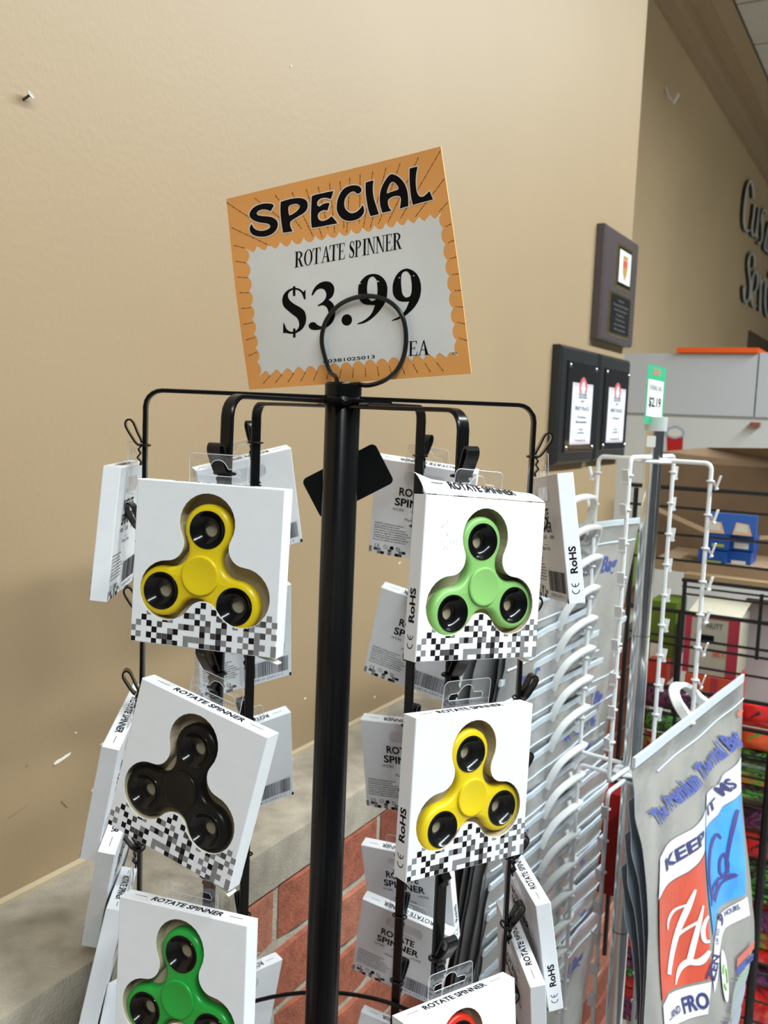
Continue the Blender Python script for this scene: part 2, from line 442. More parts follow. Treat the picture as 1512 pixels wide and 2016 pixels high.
# ================================================================== THE SPINNER BOXES
BW, BHt, BD = 0.090, 0.0939, 0.0122
M_card = mat('white_card', (0.82, 0.84, 0.88), 0.42, spec=0.4, noise_amt=0.015, noise_scale=120)
M_edge = mat('card_edge_cream', (0.80, 0.78, 0.66), 0.7)
M_ink = [mat('ink_black', (0.010, 0.006, 0.008), 0.7, spec=0.15), mat('ink_dark_grey', (0.075, 0.07, 0.07), 0.7, spec=0.15), mat('ink_mid_grey', (0.22, 0.22, 0.225), 0.5), mat('label_blue_white', (0.74, 0.77, 0.84), 0.35)]
M_tray = mat('tray_taupe', (0.50, 0.42, 0.285), 0.55)
M_film = clear_plastic('clear_film', (0.985, 0.985, 0.98), 0.0, 0.07, bump=0.15, bscale=30)
M_tab = clear_plastic('clear_hang_tab', (0.93, 0.94, 0.95), 0.5, 0.08, bump=0.15, bscale=90, veil=0.05)
M_tabedge = mat('tab_cut_edge', (0.55, 0.57, 0.62), 0.3)
def trilobe(cx_, cz_, R, rc0, s, L=26.5, ang=0.0, seg=9, d=0.0):
    """spinner outline in mm: three round lobes joined by hollow curves, inset by d"""
    q = s + rc0; out = []
    Rl = R - d; rc = rc0 + d
    beta = math.acos(max(-1, min(1, (q * q + (R + rc0) ** 2 - L * L) / (2 * q * (R + rc0)))))       # angle at hollow centre
    gam = math.acos(max(-1, min(1, (L * L + (R + rc0) ** 2 - q * q) / (2 * L * (R + rc0)))))       # angle at lobe centre
    for k in range(3):
        a0 = math.radians(90 + 120 * k) + ang
        lc = (cx_ + L * math.cos(a0), cz_ + L * math.sin(a0))
        th = PI - gam
        for i in range(2 * seg + 1):
            a = a0 - th + 2 * th * i / (2 * seg)
            out.append((lc[0] + Rl * math.cos(a), lc[1] + Rl * math.sin(a)))
        b0 = a0 + PI / 3; hc = (cx_ + q * math.cos(b0), cz_ + q * math.sin(b0))
        for i in range(1, seg):
            a = b0 + PI + beta - 2 * beta * i / seg
            out.append((hc[0] + rc * math.cos(a), hc[1] + rc * math.sin(a)))
    return out
def win(d=0.0): return [(x / 1000, z / 1000) for x, z in trilobe(-0.3, -2.0, 17.0, 10.0, 17.5, d=d)]
def rrect(x0, x1, z0, z1, r, k=5):
    out = []
    for cx_, cz_, a in ((x1 - r, z1 - r, 0), (x0 + r, z1 - r, 90), (x0 + r, z0 + r, 180), (x1 - r, z0 + r, 270)):
        for i in range(k + 1):
            t = math.radians(a + 90 * i / k); out.append((cx_ + r * math.cos(t), cz_ + r * math.sin(t)))
    return out
hx, hz, hy = BW / 2, BHt / 2, BD / 2
def carton_mesh():
    g = G(); b = 0.0006
    F = [(-hx + b, -hz + b), (hx - b, -hz + b), (hx - b, hz - b), (-hx + b, hz - b)]
    g.poly([F, list(reversed(win()))], lambda x, z, h: Vector((x, -hy + h, z)), 0)
    w = win(); n = len(w)
    g.add([Vector((x, -hy, z)) for x, z in w] + [Vector((x, -hy + 0.0006, z)) for x, z in w], [(i, (i + 1) % n, n + (i + 1) % n, n + i) for i in range(n)], 1)
    # folded shell: front rim, four sides, back
    loops = []
    for y, e in ((-hy, b), (-hy + b * .35, b * .35), (-hy + b, 0), (hy - b, 0), (hy - b * .35, b * .35), (hy, b)):
        loops.append([Vector((x * (hx - e), y, z * (hz - e))) for x, z in ((-1, -1), (1, -1), (1, 1), (-1, 1))])
    vs = [p for l in loops for p in l]; fs = []
    for i in range(len(loops) - 1):
        for k in range(4): fs.append((i * 4 + k, i * 4 + (k + 1) % 4, i * 4 + 4 + (k + 1) % 4, i * 4 + 4 + k))
    m = (len(loops) - 1) * 4; fs.append((m, m + 1, m + 2, m + 3)); g.add(vs, fs, 0)
    return g
def tray_mesh():
    g = G(); w = win(-0.8); n = len(w); y0, y1 = -hy + 0.0006, hy - 0.0012
    g.add([Vector((x, y0, z)) for x, z in w] + [Vector((x, y1, z)) for x, z in w], [(i, (i + 1) % n, n + (i + 1) % n, n + i) for i in range(n)])
    g.poly([w], lambda x, z, h: Vector((x, y1, z)), 0)
    return g
PIX = ['K...K.KGK.G..KGDK.D.G.DG..G', '.G.K.DDK..GGGG.DG...G.GD..G'.replace('DG...G.GD', 'DG...G.GD'), 'G...K..GK....K.DK.K.G.KG...', '.G.K.D...GKG.DG.DG...G.GD.G',
       '..K...KG....K.D..K.G.KG..G.', '...G......KG.G..DG.....GD.G', '............K..K.........G.', '.............K.............']
PIX[1] = '.G.K.DDK..GGGG..DG...G.GG.G'
def prints():
    e = 0.00012
    g = G(); c = BW / 27; mi = {'K': 0, 'D': 1, 'G': 2}
    for r, row in enumerate(PIX):
        row = row.ljust(27, '.')
        for k in range(27):
            if row[k] in mi:
                x0, z0 = -hx + k * c, -hz + r * c; quad = [(x0 + 1e-4, z0), (x0 + c, z0), (x0 + c, z0 + c), (x0 + 1e-4, z0 + c)]
                # keep clear of the window
                q = [(max(-hx + .0006, x), max(-hz + .0006, z)) for x, z in quad]
                inside = [any((x * 1000 - lx) ** 2 + (z * 1000 - lz) ** 2 < 17.2 ** 2 for lx, lz in ((-23.25, -15.25), (22.65, -15.25))) for x, z in q]
                if all(inside): continue
                if any(inside):   # clip the cell against the lobe edge
                    sub = 6
                    for a in range(sub):
                        for b in range(sub):
                            xx, zz = x0 + c * (a + .5) / sub, z0 + c * (b + .5) / sub
                            if any((xx * 1000 - lx) ** 2 + (zz * 1000 - lz) ** 2 < 17.25 ** 2 for lx, lz in ((-23.25, -15.25), (22.65, -15.25))): continue
                            h2 = c / sub / 2
                            g.add([Vector((xx + i * h2, -hy - e, zz + j * h2)) for i, j in ((-1, -1), (1, -1), (1, 1), (-1, 1))], [(0, 1, 2, 3)], mi[row[k]])
                else: g.add([Vector((x, -hy - e, z)) for x, z in q], [(0, 1, 2, 3)], mi[row[k]])
    front = g
    g = G(); top = lambda a, b: Vector((a, -hy + b, hz + e))
    put_text(g, 'ROTATE SPINNER', top, 0, 0.0040, 0.0047, w=0.050, bold=0.03, align='C')
    for s_ in (-1, 1): g.add([top(s_ * 0.029, 0.0062), top(s_ * 0.038, 0.0062), top(s_ * 0.038, 0.0066), top(s_ * 0.029, 0.0066)], [(0, 1, 2, 3)])
    topp = g
    g = G(); side = lambda a, b: Vector((-hx - e, hy - 0.0 - b, -hz + a)) if False else Vector((-hx - e, -hy + b, -hz + a))
    # reads upwards, tops of the letters towards the back of the box seen from the left
    sd = lambda a, b: Vector((-hx - e, hy - b, -hz + a))
    put_text(g, 'RoHS', lambda a, b: Vector((-hx - e, -hy + 0.0, 0)) if False else Vector((-hx - e, b, -hz + a)), 0.0215, -0.0023, 0.0050, bold=0.03, w=0.0195)
    f2 = lambda a, b: Vector((-hx - e, b, -hz + a))
    for cx_, bar in ((0.0095, 0), (0.0145, 1)):
        ribbon(g, [(cx_ + 0.0026 * math.cos(t), 0.0002 + 0.0026 * math.sin(t)) for t in [PI / 2 + PI * i / 8 for i in range(9)]], 0.0006, lambda a, b, h: f2(a, b))
        if bar: ribbon(g, [(cx_ - 0.0024, 0.0002), (cx_ - 0.0004, 0.0002)], 0.0006, lambda a, b, h: f2(a, b))
    sidep = g
    # right side: only the pixel stubs at the fold
    g = G(); bk = lambda a, b: Vector((hx - a, hy + e, -hz + b))            # a from the left seen from behind, b up from the foot
    X = BW; Z = BHt
    put_text(g, 'ROTATE', bk, 0.26 * X, 0.660 * Z, 0.076 * Z, w=0.375 * X, bold=0.03)
    put_text(g, 'SPINNER', bk, 0.225 * X, 0.550 * Z, 0.076 * Z, w=0.475 * X, bold=0.03)
    g.add([bk(0.50 * X, 0.765 * Z), bk(0.60 * X, 0.765 * Z), bk(0.60 * X, 0.7685 * Z), bk(0.50 * X, 0.7685 * Z)], [(0, 1, 2, 3)])
    put_text(g, '-WORK', bk, 0.20 * X, 0.492 * Z, 0.030 * Z, w=0.125 * X, mi=1)
    put_text(g, '-CLASS', bk, 0.39 * X, 0.492 * Z, 0.030 * Z, w=0.125 * X, mi=1)
    put_text(g, '-HOME', bk, 0.61 * X, 0.492 * Z, 0.030 * Z, w=0.125 * X, mi=1)
    g.add([bk(0.40 * X, 0.445 * Z), bk(0.52 * X, 0.445 * Z), bk(0.52 * X, 0.448 * Z), bk(0.40 * X, 0.448 * Z)], [(0, 1, 2, 3)])
    put_text(g, 'Made in China', bk, 0.34 * X, 0.400 * Z, 0.030 * Z, w=0.25 * X, mi=1)
    lines = [('WARNING: Choking hazard small part.', 1), ('Not for children under 3 years', 0), ('ADVERTENCIA: No adecuado para ninos m', 1), ('de 36 meses por contener partes pequenas', 0), ('podrian ser ingeridas o inhaladas, se conse', 0), ('conservar el envase y sus indicaciones.', 0), ('ATTENTION: Risque d\'etouffement petite pi', 1), ('Pas pour les enfants de moins de 3 ans.', 0)]
    for i, (t, bd) in enumerate(lines):
        put_text(g, t, bk, 0.035 * X, (0.325 - 0.0255 * i) * Z, 0.0165 * Z, w=0.37 * X * (len(t) / 42.0), bold=0.012, mi=1)
    # marks: CE, crossed circle, green dot, recycling loop
    for cx_, bar in ((0.075, 0), (0.105, 1)):
        pts = [((cx_ + 0.017 * math.cos(t)) * X, (0.085 + 0.019 * math.sin(t)) * Z) for t in [PI / 2 + PI * i / 8 for i in range(9)]]
        ribbon(g, pts, 0.0005, lambda a, b, h: bk(a, b))
        if bar: ribbon(g, [((cx_ - 0.015) * X, 0.085 * Z), (cx_ * X, 0.085 * Z)], 0.0005, lambda a, b, h: bk(a, b))
    ring = [(0.17 * X + 0.0019 * math.cos(t), 0.085 * Z + 0.0019 * math.sin(t)) for t in [2 * PI * i / 16 for i in range(17)]]
    ribbon(g, ring, 0.0003, lambda a, b, h: bk(a, b), k=1); ribbon(g, [(0.155 * X, 0.1 * Z), (0.185 * X, 0.07 * Z)], 0.0003, lambda a, b, h: bk(a, b))
    g.add([bk(0.235 * X + 0.002 * math.cos(t), 0.083 * Z + 0.002 * math.sin(t)) for t in [2 * PI * i / 16 for i in range(16)]], [tuple(range(16))], 0)
    for k in range(3):
        a0 = PI / 2 + k * 2 * PI / 3
        ribbon(g, [(0.30 * X + 0.0015 * math.cos(a0 + i * .3), 0.08 * Z + 0.0015 * math.sin(a0 + i * .3)) for i in range(6)], 0.0008, lambda a, b, h: bk(a, b), k=1)
    # pixel row running off the foot
    row0 = 'G..KGDK..G.DK.'; row1 = '..G..G..K..KG.'
    for k in range(1, 13):
        for r, row in ((0, 'G.GK.G.KD.....'), (1, 'GDG..D..GK....')):
            if row[k] in mi: g.add([bk(0.001 + k * c + i * c, r * c + j * c * (.9 if r == 0 else .8)) for i, j in ((0, 0), (1, 0), (1, 1), (0, 1))], [(0, 1, 2, 3)], mi[row[k]])
    g.add([bk(0, 0.001), bk(0.0025, 0.001), bk(0.0025, 0.007), bk(0, 0.007)], [(0, 1, 2, 3)], 2)
    # barcode sticker
    bk2 = lambda a, b: bk(a, b) + Vector((0, 0.00008, 0)); bk3 = lambda a, b: bk(a, b) + Vector((0, 0.00014, 0))
    g.add([bk2(0.43 * X, 0.006 * Z), bk2(0.985 * X, 0.006 * Z), bk2(0.985 * X, 0.255 * Z), bk2(0.43 * X, 0.255 * Z)], [(0, 1, 2, 3)], 3)
    rnd = random.Random(3); x = 0.47
    while x < 0.955:
        w = rnd.choice((0.003, 0.004, 0.006, 0.009)); g.add([bk3(x * X, 0.072 * Z), bk3((x + w) * X, 0.072 * Z), bk3((x + w) * X, 0.235 * Z), bk3(x * X, 0.235 * Z)], [(0, 1, 2, 3)], 0)
        x += w + rnd.choice((0.003, 0.004, 0.006))
    put_text(g, '0-03810-25011-1', bk3, 0.50 * X, 0.028 * Z, 0.026 * Z, w=0.40 * X, mi=1)
    g.add([bk3(0.975 * X, 0), bk3(1.0 * X, 0), bk3(1.0 * X, 0.035 * Z), bk3(0.975 * X, 0.035 * Z)], [(0, 1, 2, 3)], 0)
    return front, topp, sidep, g
PR = prints()
def tab_mesh():
    g = G(); o = rrect(-0.018, 0.018, hz - 0.019, hz + 0.0165, 0.0035)
    hole = rrect(-0.0125, 0.0125, hz + 0.0040, hz + 0.0085, 0.00224)
    # euro slot: wide slot with a round hump in the middle
    hole = [(-0.0125, hz + 0.0042)] + [(0.0125, hz + 0.0042), (0.0132, hz + 0.0062), (0.0120, hz + 0.0082), (0.0058, hz + 0.0086)] + [(0.0052 * math.cos(t), hz + 0.0086 + 0.0048 * math.sin(t)) for t in [PI * i / 8 for i in range(1, 8)]] + [(-0.0058, hz + 0.0086), (-0.0120, hz + 0.0082), (-0.0132, hz + 0.0062)]
    bend = lambda z: 0.0 if z < hz else 0.9 * (z - hz) ** 1.0 * 0.22
    fn = lambda x, z, h: Vector((x, hy + 0.0003 + h - bend(z), z))
    g.poly([o, list(reversed(hole))], fn, 0)
    for lp in (o, hole):
        n = len(lp); g.tube([fn(x, z, 0) for x, z in lp], 0.00022, 4, 1, closed=True)
    return g
def flap_mesh():
    g = G(); g.add([Vector(p) for p in ((hx - 0.011, -hy + 0.0005, -hz - 0.0002), (hx + 0.0005, -hy + 0.0015, -hz - 0.0035), (hx - 0.0005, hy - 0.001, -hz - 0.0045), (hx - 0.009, hy - 0.002, -hz - 0.0002), (hx - 0.012, 0, -hz - 0.0002))], [(0, 1, 2, 3, 4)])
    g.add([Vector((p[0], p[1], p[2] + 0.0003)) for p in ((hx - 0.011, -hy + 0.0005, -hz - 0.0002), (hx + 0.0005, -hy + 0.0015, -hz - 0.0035), (hx - 0.0005, hy - 0.001, -hz - 0.0045), (hx - 0.009, hy - 0.002, -hz - 0.0002), (hx - 0.012, 0, -hz - 0.0002))], [(4, 3, 2, 1, 0)])
    return g
def film_mesh():
    g = G(); g.poly([win(-0.6)], lambda x, z, h: Vector((x, -hy + 0.0007, z)), 0); return g
POSE = {
'Y1': (-0.2610, -0.0475, 0.0112, -0.0974, 0.5269, -0.0912), 'G1': (0.5843, -0.0711, 0.0773, 0.0561, 0.5453, -0.0953),
'B': (-0.4329, -0.0583, 0.2165, -0.1058, 0.5241, -0.2164), 'Y2': (0.6114, -0.0415, 0.0543, 0.0550, 0.5379, -0.2194),
'G2': (-0.4083, -0.0998, -0.0511, -0.1065, 0.5223, -0.3424), 'R': (0.6180, -0.1439, 0.0169, 0.0603, 0.5489, -0.4095),
'L1': (-1.5001, -0.0895, -0.0136, -0.1941, 0.6842, -0.0920), 'L2': (-1.5040, -0.2092, 0.2108, -0.1916, 0.6733, -0.2718),
'L3': (-1.4878, -0.2045, 0.3279, -0.1983, 0.6944, -0.3492), 'L4': (-1.4493, -0.2003, -0.1625, -0.1963, 0.6728, -0.4158),
'L5': (-1.5721, -0.0900, -0.4669, -0.1892, 0.6714, -0.4925), 'R1': (1.6753, -0.1220, 0.1248, 0.1308, 0.7124, -0.0902),
'R2': (1.7484, -0.2018, -0.0792, 0.1318, 0.7231, -0.4067), 'R3': (1.7225, -0.1503, -0.2243, 0.1241, 0.7040, -0.4501),
'BL1': (-2.6200, -0.2036, 0.2463, -0.1230, 0.8512, -0.0902), 'BL2': (-2.5479, -0.2187, 0.1466, -0.1218, 0.8282, -0.2084),
'BL3': (-2.5431, -0.2346, 0.1870, -0.1175, 0.8315, -0.3285), 'BL4': (-2.3490, -0.1656, -0.0480, -0.1223, 0.8248, -0.5681),
'BR1': (2.9185, -0.3275, -0.1146, 0.0345, 0.8392, -0.0877), 'BR2': (2.8011, -0.2940, -0.2511, 0.0376, 0.8385, -0.2086),
'BR3': (2.8501, -0.2472, 0.0254, 0.0352, 0.8372, -0.3237), 'BR4': (2.7373, -0.2573, 0.0362, 0.0404, 0.8633, -0.4579),
'BR5': (2.7394, -0.2639, -0.1962, 0.0343, 0.8479, -0.5092), 'BR6': (2.8515, 0.0408, -0.1918, 0.0320, 0.8307, -0.6219)}
LAB = {
'Y1': 'white window box with a yellow spinner, top of the front left column', 'G1': 'white window box with a pale green spinner and torn top flap',
'B': 'white window box with a black spinner, tilted to the right', 'Y2': 'white window box with a yellow spinner, below the pale green one',
'G2': 'white window box with a bright green spinner, below the black one', 'R': 'white window box with a red spinner, cut by the bottom edge',
'L1': 'white box seen side-on, highest at the far left of the rack', 'L2': 'white box side-on at left with SPINNER on its steep top, beside the black spinner',
'L3': 'white box side-on at left, wedged second from top in the lower left bunch', 'L4': 'white box side-on at left, hanging right beside the bright green spinner box',
'L5': 'white box corner showing lowest at left behind the bright green spinner box', 'R1': 'white box side-on with upright RoHS, highest on the right of the rack',
'R2': 'white box side-on with RoHS, leaning out at lower right of the rack', 'R3': 'white box side-on at lower right, overlapped by the RoHS box beside it',
'BL1': 'grey-shaded box back, top of the back left column behind the yellow spinner', 'BL2': 'box back with warning text and barcode, second in the back left column',
'BL3': 'box back with barcode, third in the back left column beside the black spinner', 'BL4': 'box back low in the back left column against the bricks',
'BR1': 'box back at the top of the back right column, behind the black card', 'BR2': 'tilted box back with warning text, second in the back right column',
'BR3': 'box back, third in the back right column beside the lower yellow spinner', 'BR4': 'box back partly covered, just above the fully readable one in front of bricks',
'BR5': 'box back reading ROTATE SPINNER in full, in front of the red bricks', 'BR6': 'box back corner at the bottom, left of the red spinner box'}
for n_, k_ in (('L3', .985), ('L4', .965), ('L5', .955)):          # keep the low left boxes clear of the ledge
    a_ = POSE[n_]; POSE[n_] = a_[:3] + tuple(x * k_ for x in a_[3:])
SRC = {}
def make_box(first):
    r = empty('spinner_box')
    if first:
        SRC['carton'] = carton_mesh().build('carton', [M_card, M_edge], r)
        SRC['tray'] = tray_mesh().build('tray', M_tray, r)
        SRC['window_film'] = film_mesh().build('window_film', M_film, r)
        SRC['hang_tab'] = tab_mesh().build('hang_tab', [M_tab, M_tabedge], r)
        SRC['front_print'] = PR[0].build('front_print', M_ink, r); SRC['top_print'] = PR[1].build('top_print', M_ink, r)
        SRC['side_print'] = PR[2].build('side_print', M_ink, r); SRC['back_print'] = PR[3].build('back_print', M_ink, r)
        SRC['hang_tab']['label'] = 'clear plastic hang tab'
    else:
        for k, s_ in SRC.items():
            o = s_.copy(); COL.objects.link(o); o.parent = r
    return r
def pose_m(n):
    a, p, r, x, y, z = POSE[n]
    return Matrix.Translation((x, y, z + CZ)) @ Matrix.Rotation(a, 4, 'Z') @ Matrix.Rotation(p, 4, 'X') @ Matrix.Rotation(r, 4, 'Y')
for i, n in enumerate(POSE):
    b = make_box(i == 0); b.matrix_world = pose_m(n)
    tag(b, LAB[n], 'box', 'boxed spinners hung on the rack')
    if n in ('Y1', 'B', 'G1'):
        if n == 'Y1': FLAP = flap_mesh().build('bottom_flap', M_edge, b)
        else: inst('bottom_flap', FLAP, b)
# torn, lifted top flap of the pale green one
g = G(); n_ = 14; rows = []
for j in range(6):
    s_ = j / 5
    rows.append([Vector((-hx - 0.0015 * s_ + (BW * 1.0 - 0.004 * s_) * i / n_, -hy + 0.0008 + (BD - 0.001) * s_, hz + 0.0006 + (0.0090 - 0.0040 * i / n_) * math.sin(s_ * PI * .5) + (0.0028 * (1 - i / 2.2) if i < 2 else 0) * s_ + 0.0003 * n3((i * .9, j, 2)))) for i in range(n_ + 1)])
vs = [p for r_ in rows for p in r_]
g.add(vs, [(j * (n_ + 1) + i, j * (n_ + 1) + i + 1, (j + 1) * (n_ + 1) + i + 1, (j + 1) * (n_ + 1) + i) for j in range(5) for i in range(n_)])
gbox = [o for o in COL.objects if o.name.startswith('spinner_box') and o.get('label') == LAB['G1']][0]
fl = g.build('top_flap', M_card, gbox, smooth=True); fl['label'] = 'creased white top flap lifting at its left corner'
for c in list(gbox.children):
    if c.name.startswith('top_print'):
        c.data = c.data.copy()
        for v in c.data.vertices:
            s_ = (v.co.y + hy - 0.0008) / (BD - 0.001); v.co.z = hz + 0.0010 + (0.0090 - 0.0040 * (v.co.x + hx) / BW) * math.sin(s_ * PI * .5)
g = G(); rs_ = random.Random(4)
for i in range(16):
    x, z = -0.034 + rs_.gauss(0, 0.004) + i * 0.0006, 0.034 - i * 0.0012 + rs_.gauss(0, 0.002); L_ = rs_.uniform(0.0006, 0.0022); a_ = rs_.uniform(-1.9, -1.0)
    ribbon(g, [(x, z), (x + L_ * math.cos(a_), z + L_ * math.sin(a_))], [0.00010, 0.00022], lambda a, b, h: Vector((a, -hy - 0.00015, b)), k=2)
g.build('scuff_mark', mat('scuff_grey', (0.30, 0.30, 0.31), 0.7), gbox)['kind'] = 'stuff'
# ------------------------------------------------------------------ the spinners inside
def spinner_meshes():
    # body: solid with rounded rims and three round holes
    b = G(); T = 0.0076; holes = []
    for k in range(3):
        a = math.radians(90 + 120 * k); holes.append([(26.5 * math.cos(a) + 10.6 * math.cos(t), 26.5 * math.sin(a) + 10.6 * math.sin(t)) for t in [-2 * PI * i / 28 for i in range(28)]])
    prof = [(2.6, 0.0), (1.5, 0.35), (0.7, 0.95), (0.2, 1.7), (0.0, 2.6), (0.0, T * 1000 - 1.4), (0.8, T * 1000)]
    L = [[Vector((x / 1000, y / 1000, z / 1000)) for x, z in trilobe(0, 0, 14.6, 11.0, 13.5, d=d)] for d, y in prof]
    n = len(L[0]); vs = [p for l in L for p in l]
    b.add(vs, [(i * n + k, i * n + (k + 1) % n, (i + 1) * n + (k + 1) % n, (i + 1) * n + k) for i in range(len(L) - 1) for k in range(n)])
    for y, d in ((0.0, 2.6), (T, 0.8)):
        o = trilobe(0, 0, 14.6, 11.0, 13.5, d=d)
        b.poly([o] + holes, lambda x, z, h: Vector((x / 1000, y, z / 1000)), 0)
    for h in holes:
        m = len(h); b.add([Vector((x / 1000, 0, z / 1000)) for x, z in h] + [Vector((x / 1000, T, z / 1000)) for x, z in h], [(i, (i + 1) % m, m + (i + 1) % m, m + i) for i in range(m)])
    R = Matrix(((1, 0, 0, 0), (0, 0, 1, 0), (0, -1, 0, 0), (0, 0, 0, 1)))   # lathe axis z -> box depth y
    MR = Matrix(((1, 0, 0, 0), (0, 0, 1, 0), (0, 1, 0, 0), (0, 0, 0, 1)))
    ring = G(); ring.lathe([(0.0109, 0.0006), (0.0109, -0.0002), (0.0106, -0.0006), (0.0101, -0.0006), (0.0096, -0.0001), (0.0088, 0.0010), (0.0070, 0.0027), (0.0056, 0.0035), (0.0046, 0.0037), (0.0043, 0.0042), (0.0043, 0.0072), (0.0109, 0.0072)], 40, 0, MR, closed=True)
    cap = G(); cap.lathe([(0.0, -0.0012), (0.0092, -0.0012), (0.0104, -0.0015), (0.0110, -0.0014), (0.0114, -0.0010), (0.0115, -0.0004), (0.0112, 0.0002), (0.0112, 0.0025), (0.0, 0.0025)], 44, 0, MR)
    return b, ring, cap
SB, SRG, SCP = spinner_meshes()
blk = mat('black_gloss_plastic', (0.005, 0.005, 0.0055), 0.14, spec=0.3)
SPC = {'Y1': ('yellow', (0.80, 0.60, 0.010), (-4.0, -5.6), -6.0), 'Y2': ('yellow', (0.80, 0.60, 0.010), (2.6, -5.6), 7.0), 'G1': ('pale green', (0.27, 0.56, 0.17), (2.6, -4.5), 6.0),
       'B': ('black', (0.005, 0.005, 0.0055), (-2.2, -6.6), -5.0), 'G2': ('bright green', (0.015, 0.38, 0.05), (-2.0, -6.4), -2.5), 'R': ('red', (0.62, 0.030, 0.015), (1.0, -4.6), 1.5)}
SWH = {'Y1': 'at the top of the front left column', 'Y2': 'in the box below the pale green one', 'G1': 'behind crinkled film, top of the front right column', 'B': 'in the tilted box', 'G2': 'in the box at lower left', 'R': 'just showing at the bottom edge'}
_cs = [SPC['Y1'], SPC['G1'], SPC['B'], SPC['G2'], SPC['R']]
for i_, k_ in enumerate(POSE):
    if k_ not in SPC:
        q_ = _cs[(i_ * 3 + 1) % 5]; SPC[k_] = (q_[0], q_[1], (0.0, -5.5), (i_ * 7) % 13 - 6.0); SWH[k_] = 'inside the ' + ' '.join(LAB[k_].split(',')[0].replace('white ', '').split()[:11])
mesh0 = {}
for k, (cn, c, off, ang) in SPC.items():
    m = mat(cn.replace(' ', '_') + '_plastic', c, 0.30, spec=0.45 if cn != 'black' else 0.2)
    M = pose_m(k) @ Matrix.Translation((off[0] / 1000, -hy + 0.0026, off[1] / 1000)) @ Matrix.Rotation(math.radians(-ang), 4, 'Y')
    r = empty('fidget_spinner', M=M)
    if cn == 'black' : rm = mat('black_satin_plastic', (0.010, 0.010, 0.011), 0.10)
    else: rm = blk
    SB.build('body', m, r, smooth=True); SCP.build('center_cap', m, r, smooth=True)
    for j in range(3):
        a = math.radians(90 + 120 * j)
        if 'ring' not in mesh0: mesh0['ring'] = SRG.build('weight_ring', blk, r, smooth=True); o = mesh0['ring']
        else: o = inst('weight_ring', mesh0['ring'], r)
        o.location = (0.0265 * math.cos(a), 0, 0.0265 * math.sin(a))
    tag(r, ('%s three-lobed fidget spinner %s' if len(SWH[k]) < 60 and not SWH[k].startswith('inside') else '%s spinner %s') % (cn, SWH[k]), 'spinner', 'fidget spinners in the window boxes')
# ================================================================== THE BLACK RACK
M_blk = mat('black_enamel', (0.004, 0.004, 0.0045), 0.24, spec=0.32, bump=0.05, bump_scale=90)
M_hook = mat('black_hook_plastic', (0.007, 0.007, 0.0075), 0.22, spec=0.4)
RC = Vector((-0.0327, 0.68, CZ)); RR = 0.1396; PHI = 0.0693
rack = empty('display_rack', (RC.x, RC.y, 0))
tag(rack, 'black spinning wire-armed display rack on one thick black pole', 'rack')
RI = Matrix.Translation((-RC.x, -RC.y, 0))
def rk(g, name, mats=None, parent=None, **k):
    o = g.build(name, mats or M_blk, parent or rack, **k)
    o.matrix_world = Matrix.Identity(4) if False else o.matrix_world
    return o
def rloc(v): return Vector(v) - Vector((RC.x, RC.y, 0))
g = G()
prof = [(0.0, 0.02), (0.0129, 0.02), (0.0129, 0.02)]
g.lathe([(0.0105, -CZ + 0.03), (0.0127, -CZ + 0.03), (0.0127, 0.0185), (0.0122, 0.0195), (0.0105, 0.0195), (0.0105, 0.012)], 48, 0, Matrix.Translation((0, 0, CZ)))
pole = rk(g, 'pole', smooth=True)
g = G(); g.lathe([(0.0128, 0.010), (0.0133, 0.010), (0.0134, 0.018), (0.0128, 0.0183)], 48, 0, Matrix.Translation((0, 0, CZ)), closed=True); rk(g, 'pole_collar', smooth=True)
g = G(); g.lathe([(0.0, 0.0), (0.135, 0.0), (0.135, 0.012), (0.125, 0.018), (0.02, 0.03), (0.0, 0.03)], 48); rk(g, 'base', smooth=True)
